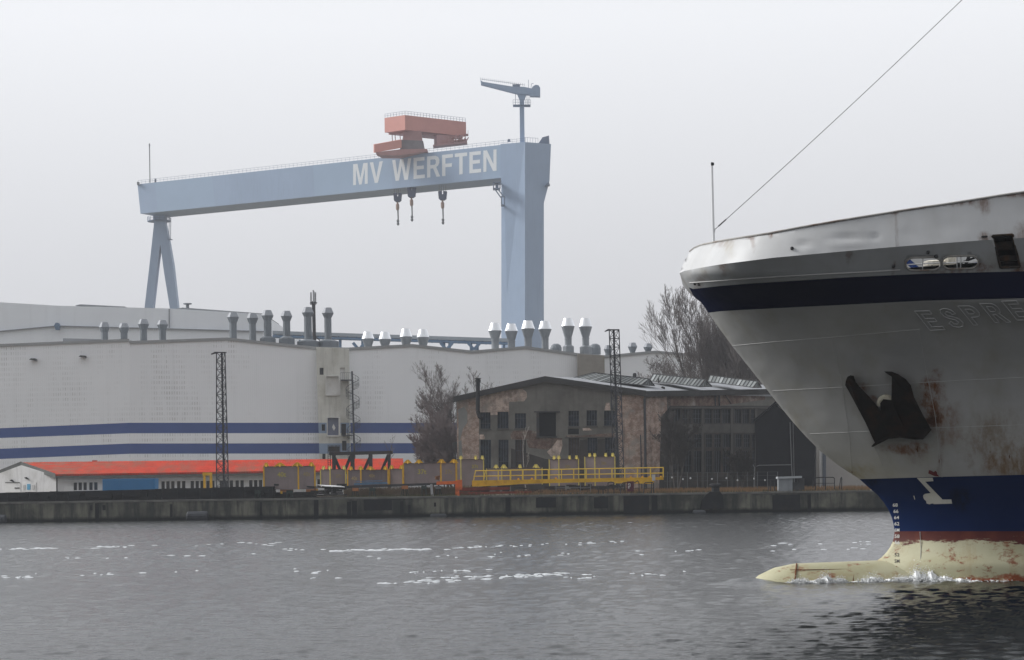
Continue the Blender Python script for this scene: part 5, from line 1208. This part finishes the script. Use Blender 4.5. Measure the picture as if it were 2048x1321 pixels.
wq_ = MB(); wq_.bar(deckpt(1922, -.1, 1.0), deckpt(1942, .6, 1.0), .09); wq_.bar(deckpt(1904, .2, 1.1), deckpt(1950, .45, 1.2), .06); wq_.bar(deckpt(1852, -.1, .9), deckpt(1866, .2, .9), .09); wq_.build('deck_fitting', black_steel, SH)
o = MB()
for a_, c_ in (((1812,530),(1880,526)), ((1886,527),(1955,523)), ((1845,541),(1846,516)), ((1921,538),(1922,513)), ((1914,538),(1914,514))): o.path([hp(a_[0]+(c_[0]-a_[0])*i/4, a_[1]+(c_[1]-a_[1])*i/4, .0) for i in range(5)], .018, 5)
o.build('port_bar', M('bar_white', (.7,.7,.7), .5, .1, 2), hull)
o = MB(); q4 = [hp(x, y, .03) for x, y in slot]; bk4 = [p_+Vector((0, .9, 0)) for p_ in q4]
for i in range(4): o.quad(q4[i], q4[(i+1) % 4], bk4[(i+1) % 4], bk4[i])
o.quad(*bk4); o = o.build('fairlead', M('fairlead_black', (.010,.010,.010), .7, .5, 4, dirt=(.06,.035,.015), dirt_amt=.5), hull)
o2 = MB()
for f in (.3, .72): o2.tube(q4[0].lerp(q4[3], f)+Vector((0,.35,0)), q4[1].lerp(q4[2], f)+Vector((0,.35,0)), .13, 10)
o2.path(q4+q4[:1], .035, 6); o2.build('roller', M('roller_rust', (.035,.028,.022), .7, .5, 3, dirt=(.14,.06,.02), dirt_amt=.5), o)
o = MB()
for (x, y) in ((1856,505), (1787,533), (1872,513), (1584,497), (1390,568), (1398,569)): o.lathe(hp(x, y, .03), [(.02,-.05),(.05,-.03),(.05,.03),(.02,.05)], 8)
o.bar(hp(1963,474,.05), hp(1975,473.5,.05), .05); o.build('hull_fitting', dark_steel, hull)
# bulb under the bow
o = MB(); prof = []
for i in range(25):
    px = 1478+i*(2000-1478)/24 if i > 5 else 1478+i*i*4.4; x = at(px, 1140, DS).x; f = min(1, (px-1477.5)/120); r_ = 1.30*math.sqrt(max(0, 1-(1-f)**2)) if f < 1 else 1.30
    prof.append((max(.05, r_), x))
c = Vector((0, DS, -.76)); b_ = o.lathe(c, prof, 40, axis='x', cap=False).build('bulbous_bow', m_boot, SH, smooth=True)
for v in b_.data.vertices:
    wx = v.co.x+root_loc(b_).x; v.co.z += .10*max(0, min(1, (wx-at(1500,1140,DS).x)/4))
o = MB()
for px in (1692, 1577):
    x = at(px, 1140, DS).x; ps = [Vector((x+.03*i, DS-1.31*math.cos(R(a)), -.72+1.31*math.sin(R(a)))) for i, a in enumerate(range(18, 86, 8))]; o.path(ps, .022, 4)
ps = [Vector((at(px, 1140, DS).x, DS-1.31*math.cos(R(58)), -.71+1.31*math.sin(R(58)))) for px in range(1575, 1790, 8)]; o.path(ps, .012, 4)
o.build('rust_seam', M('seam_rust', (.17,.05,.018), .9, .3, 3), b_)
# raised name, draught marks, symbols
def onhull(s, fmap, name, m, th=.012, offset=.0, par=None, depth=0.0):
    vs, fs = text2d(s, offset=offset, extrude=.5 if depth else 0.0); o = MB()
    o.add([hp(*fmap(x, y), th+(z*depth if depth else 0)) for x, y, z in vs], fs); return o.build(name, m, par or hull, recalc=False)
for i, ch in enumerate('ESPRES'):
    x0 = 1829+i*43.5; y0 = 661-i*5.0; w, ol, hl_ = GL[ch]; ov_, fs_ = cdt(ol, hl_); o = MB()
    fm = lambda x, y, off: hp(x0+31*(1-y)+x/w*30, y0-38*y-x*1.4, off)
    o.add([fm(v.x, v.y, .02) for v in ov_], [f for f, c in fs_])
    lt = o.build('name_letter', m_low, hull, recalc=False); o = MB()
    for lp in [ol]+list(hl_):
        for a_, c_ in zip(lp, lp[1:]+lp[:1]): o.tube(fm(*a_, .03), fm(*c_, .03), .016, 5)
    o.build('weld_bead', M('bead_highlight', (.50,.50,.495), .35, .1, 2), lt)  # beads lighter than the hull: edge highlight painted in
for i, (s_, mt) in enumerate((('68', 0), ('66', 0), ('64', 0), ('62', 0), ('6M', 0), ('58', 0), ('56', 0), ('52', 1), ('5M', 1), ('48', 2), ('46', 2))):
    yc = (1010.5, 1023, 1035.5, 1048, 1060.5, 1073, 1085.5, 1110, 1122.5, 1136, 1148)[i]; xc = (1785.5, 1787, 1788.2, 1788.8, 1789, 1789.2, 1789.4, 1789, 1789, 1785, 1781)[i]
    onhull(s_, lambda x, y: (xc+x*9.8, yc+3.4-6.8*y), 'draught_mark', [white_paint, dark_steel, M('seam_rust')][mt], .012 if i < 9 else .03, .012)
ox, oy, k = 1648, 920, 1/4.555
def hpoly(pts, name, m, th=.012):
    ov_, fs_ = cdt(pts, (), (), [(x, y) for x in range(1400, 2048, 8) for y in range(400, 1200, 8) if inside((x, y), pts)]); o = MB()
    o.add([hp(v.x, v.y, th) for v in ov_], [f for f, c in fs_]); return o.build(name, m, hull, recalc=False)
hpoly([(ox+x*k, oy+y*k) for x, y in ((845,165),(990,163),(997,195),(922,200),(1080,362),(1160,362),(1167,400),(1005,404),(985,398),(960,406),(935,398),(930,375),(912,360),(903,340),(905,322),(920,310),(972,304))], 'bulb_symbol', M('symbol_white', (.58,.57,.52), .6, .15, 2, dirt=(.2,.2,.15), dirt_amt=.3))
hpoly([(ox+x*k, oy+y*k) for x, y in ((815,328),(822,328),(830,362),(824,362))], 'scratch_mark', M('symbol_white'))
hpoly([(ox+x*k, oy+y*k) for x, y in ((955,95),(975,98),(1000,112),(1015,100),(1028,112),(1030,130),(1050,152),(1010,150),(985,140),(950,125))], 'primer_patch', M('primer_red', (.14,.018,.02), .7, .3, 3))
for pts in ([(880,1005),(888,1000),(890,1012),(884,1020),(887,1030),(893,1050),(880,1062),(876,1045),(868,1035)], [(1083,1130),(1090,1130),(1090,1158),(1082,1160)], [(1565,940),(1575,945),(1570,965)], [(1748,1080),(1756,1100),(1750,1125),(1745,1105)], [(1565,1045),(1572,1060),(1564,1070)], [(255,1240),(272,1250),(262,1258)]):
    hpoly([(1648+x/4.7175, 680+y/4.7175) for x, y in pts], 'paint_chip', rust_brown)
# anchor in its pocket
an_ = thing('anchor', 'black rusty anchor stowed against the bow plating', 'anchor', hp(1780, 830, .4))
am = M('anchor_black', (.013,.011,.010), .75, .5, 2.5, dirt=(.055,.022,.010), dirt_amt=.5)
zx = lambda x, y: (1648+x/4.7175, 680+y/4.7175)
def hsolid(pts, o0, o1, name, m, par):
    fr = [hp(*zx(*p_), o0) for p_ in pts]; bk_ = [hp(*zx(*p_), o1) for p_ in pts]; n = len(pts); o = MB()
    o.add(fr+bk_, [tuple(range(n)), tuple(range(2*n-1, n-1, -1))]+[(i, i+n, (i+1) % n+n, (i+1) % n) for i in range(n)]); return o.build(name, m, par)
hsolid([(205,390),(220,350),(250,335),(280,340),(300,400),(350,460),(420,530),(480,600),(560,700),(640,900),(600,940),(480,975),(390,780),(300,610),(230,480),(200,430)], .38, .08, 'fluke', am, an_)
hsolid([(565,298),(640,300),(700,325),(770,370),(820,430),(850,540),(930,700),(985,800),(1015,850),(985,885),(930,938),(840,938),(600,900),(590,700),(636,560),(640,350),(600,325)], .42, .08, 'fluke', am, an_)
hsolid([(480,970),(445,1005),(460,1012),(610,935),(720,925),(860,942),(935,940),(1015,852),(1010,838),(930,830),(700,850),(560,880)], .55, .1, 'crown', am, an_)
hsolid([(530,600),(560,560),(640,570),(700,700),(760,860),(600,880),(540,740)], .5, .2, 'shank', am, an_)
o = MB(); ps = [hp(*zx(585+62*math.cos(R(a)), 600-58*math.sin(R(a))), .25) for a in range(-20, 200, 12)]; o.path(ps, .09, 8); o.build('hawse_ring', M('hawse_cream', (.62,.58,.46), .6, .15, 3), hull)
# jackstaff, fitting and stay
o = MB(); pb0, pb1 = at(1427.5,492,DS), at(1423.8,330,DS); o.tube(pb0, pb1, .045, 8, .035); js = o.build('jackstaff', M('staff_white', (.80,.81,.82), .5, .1, 2), SH)
o = MB(); o.prism(rect(1422.2,1425.5,325,331.5), DS-.04, .08); o.lathe(at(1425.6,328.5,DS), [(.02,-.05),(.045,-.03),(.045,.03),(.02,.05)], 8); o.build('light', dark_steel, js)
o = MB(); o.hexa([at(1406,490,DS-.1), at(1427,486,DS-.1), at(1427,484,DS-.1), at(1408,486.5,DS-.1), at(1406,490,DS+.3), at(1427,486,DS+.3), at(1427,484,DS+.3), at(1408,486.5,DS+.3)]); o.path([at(1424.8,465.5,DS), at(1429.2,465.5,DS), at(1430,458.5,DS), at(1425,458.5,DS)], .015, 4); o.build('bracket', M('bracket_grey', (.35,.35,.36), .6, .2, 2), js)
o = MB(); s0, s1 = at(1429, 460, DS), at(1912, -4, DS+.5); s2 = s0+(s1-s0)*1.9
pp = [s0.lerp(s2, i/40)+Vector((0, 0, -1.0*4*(i/40)*(1-i/40)*.25)) for i in range(41)]
o.path(pp, .011, 5); o.tube(pp[0].lerp(pp[1], .35), pp[1], .024, 6); o.build('stay_wire', M('wire_steel', (.12,.12,.125), .5, .2, 3), SH)
# ================================================================== FOAM AND PAINTED GLINTS
def wz1(x, y): return float(wave_z(np.array([[x]]), np.array([[y]]))[0, 0])
fo_ = MB(); r = np.random.default_rng(5)
def blob(p, s):
    vs = [p+Vector(r.normal(0, 1, 3)).normalized()*s*r.uniform(.6, 1.2) for _ in range(6)]
    fo_.add(vs, ((0,1,2),(0,2,3),(0,3,4),(0,4,1),(5,2,1),(5,3,2),(5,4,3),(5,1,4)))
for cx, w, hgt, n in ((1600,26,.13,420), (1650,20,.28,480), (1680,18,.14,260), (1745,30,.20,420), (1800,26,.16,420), (1835,30,.34,900), (1858,20,.30,380), (1890,24,.16,260), (1930,30,.10,140), (1990,60,.07,120)):
    for i in range(int(n*2.2)):
        px = r.normal(cx, w*.62)
        Dw = (DS-1.08 if px < 1790 else min(DS-1.05, hullD(px, 1150)-.05))-abs(r.normal(0, .22)); p = at(px, 1160, Dw)
        hz_ = 1.35*hgt*abs(r.normal(0, .5))*math.exp(-((px-cx)/w)**2*1.2); p.z = -.02+hz_; blob(p, r.uniform(.010, .036)*(1.0 if hz_ < .15 else .6))
pts_ = np.arange(1566, 2040, 2.5); GS = ((1600,26,.10), (1650,20,.20), (1680,18,.10), (1745,30,.15), (1800,26,.12), (1838,28,.26), (1870,24,.20), (1910,34,.12), (1990,60,.06))
rows_ = []
for i, px in enumerate(pts_):
    hh = .015+sum(a*math.exp(-((px-c_)/w_)**2) for c_, w_, a in GS)*(.85+.18*math.sin(px*.21)+.08*r.normal()); hh = max(.01, hh)
    Dw = (DS-1.06 if px < 1790 else min(DS-1.05, hullD(px, 1150)-.02))+.06*r.normal(); p = at(px, 1160, Dw); wd = .10+.9*hh+.05*abs(r.normal())
    rows_.append([Vector((p.x+.03*r.normal(), p.y-wd*math.cos(math.pi*k/6)*1.0+.0, -.03+hh*math.sin(math.pi*k/6)*(1+.07*r.normal()))) for k in range(7)])
for a_, c_ in zip(rows_, rows_[1:]):
    for k in range(6): fo_.quad(a_[k], c_[k], c_[k+1], a_[k+1])
o = fo_.build('foam', M('foam_white', (.90,.92,.93), .9, .06, 3), recalc=False, smooth=True); o['kind'] = 'stuff'
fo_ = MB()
def fleck(px, py, L, wd):  # thin pale patch that paints a sky glint on the water
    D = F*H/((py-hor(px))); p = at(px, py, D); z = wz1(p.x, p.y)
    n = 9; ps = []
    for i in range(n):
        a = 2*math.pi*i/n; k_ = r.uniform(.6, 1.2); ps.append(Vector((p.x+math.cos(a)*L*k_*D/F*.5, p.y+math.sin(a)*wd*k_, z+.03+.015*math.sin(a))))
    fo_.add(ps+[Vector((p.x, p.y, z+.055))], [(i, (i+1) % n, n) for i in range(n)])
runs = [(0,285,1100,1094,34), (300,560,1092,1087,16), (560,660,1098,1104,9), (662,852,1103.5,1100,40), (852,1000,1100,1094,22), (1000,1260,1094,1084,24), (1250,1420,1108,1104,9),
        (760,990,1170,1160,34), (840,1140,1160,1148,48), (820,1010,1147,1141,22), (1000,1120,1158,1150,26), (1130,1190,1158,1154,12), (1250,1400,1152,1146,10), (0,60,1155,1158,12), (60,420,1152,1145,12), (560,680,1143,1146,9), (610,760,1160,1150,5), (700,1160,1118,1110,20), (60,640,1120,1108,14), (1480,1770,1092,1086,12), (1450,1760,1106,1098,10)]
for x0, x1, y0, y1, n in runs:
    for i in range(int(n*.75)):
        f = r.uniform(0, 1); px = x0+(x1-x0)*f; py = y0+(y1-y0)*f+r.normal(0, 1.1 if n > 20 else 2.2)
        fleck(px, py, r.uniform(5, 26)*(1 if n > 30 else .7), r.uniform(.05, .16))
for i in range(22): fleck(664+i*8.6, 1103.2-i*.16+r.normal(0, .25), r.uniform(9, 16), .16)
o = fo_.build('glint_flecks', M('glint_fleck', (.55,.57,.59), .9, .1, 3), recalc=False); o['kind'] = 'stuff'  # glints put in as pale colour just above the waves
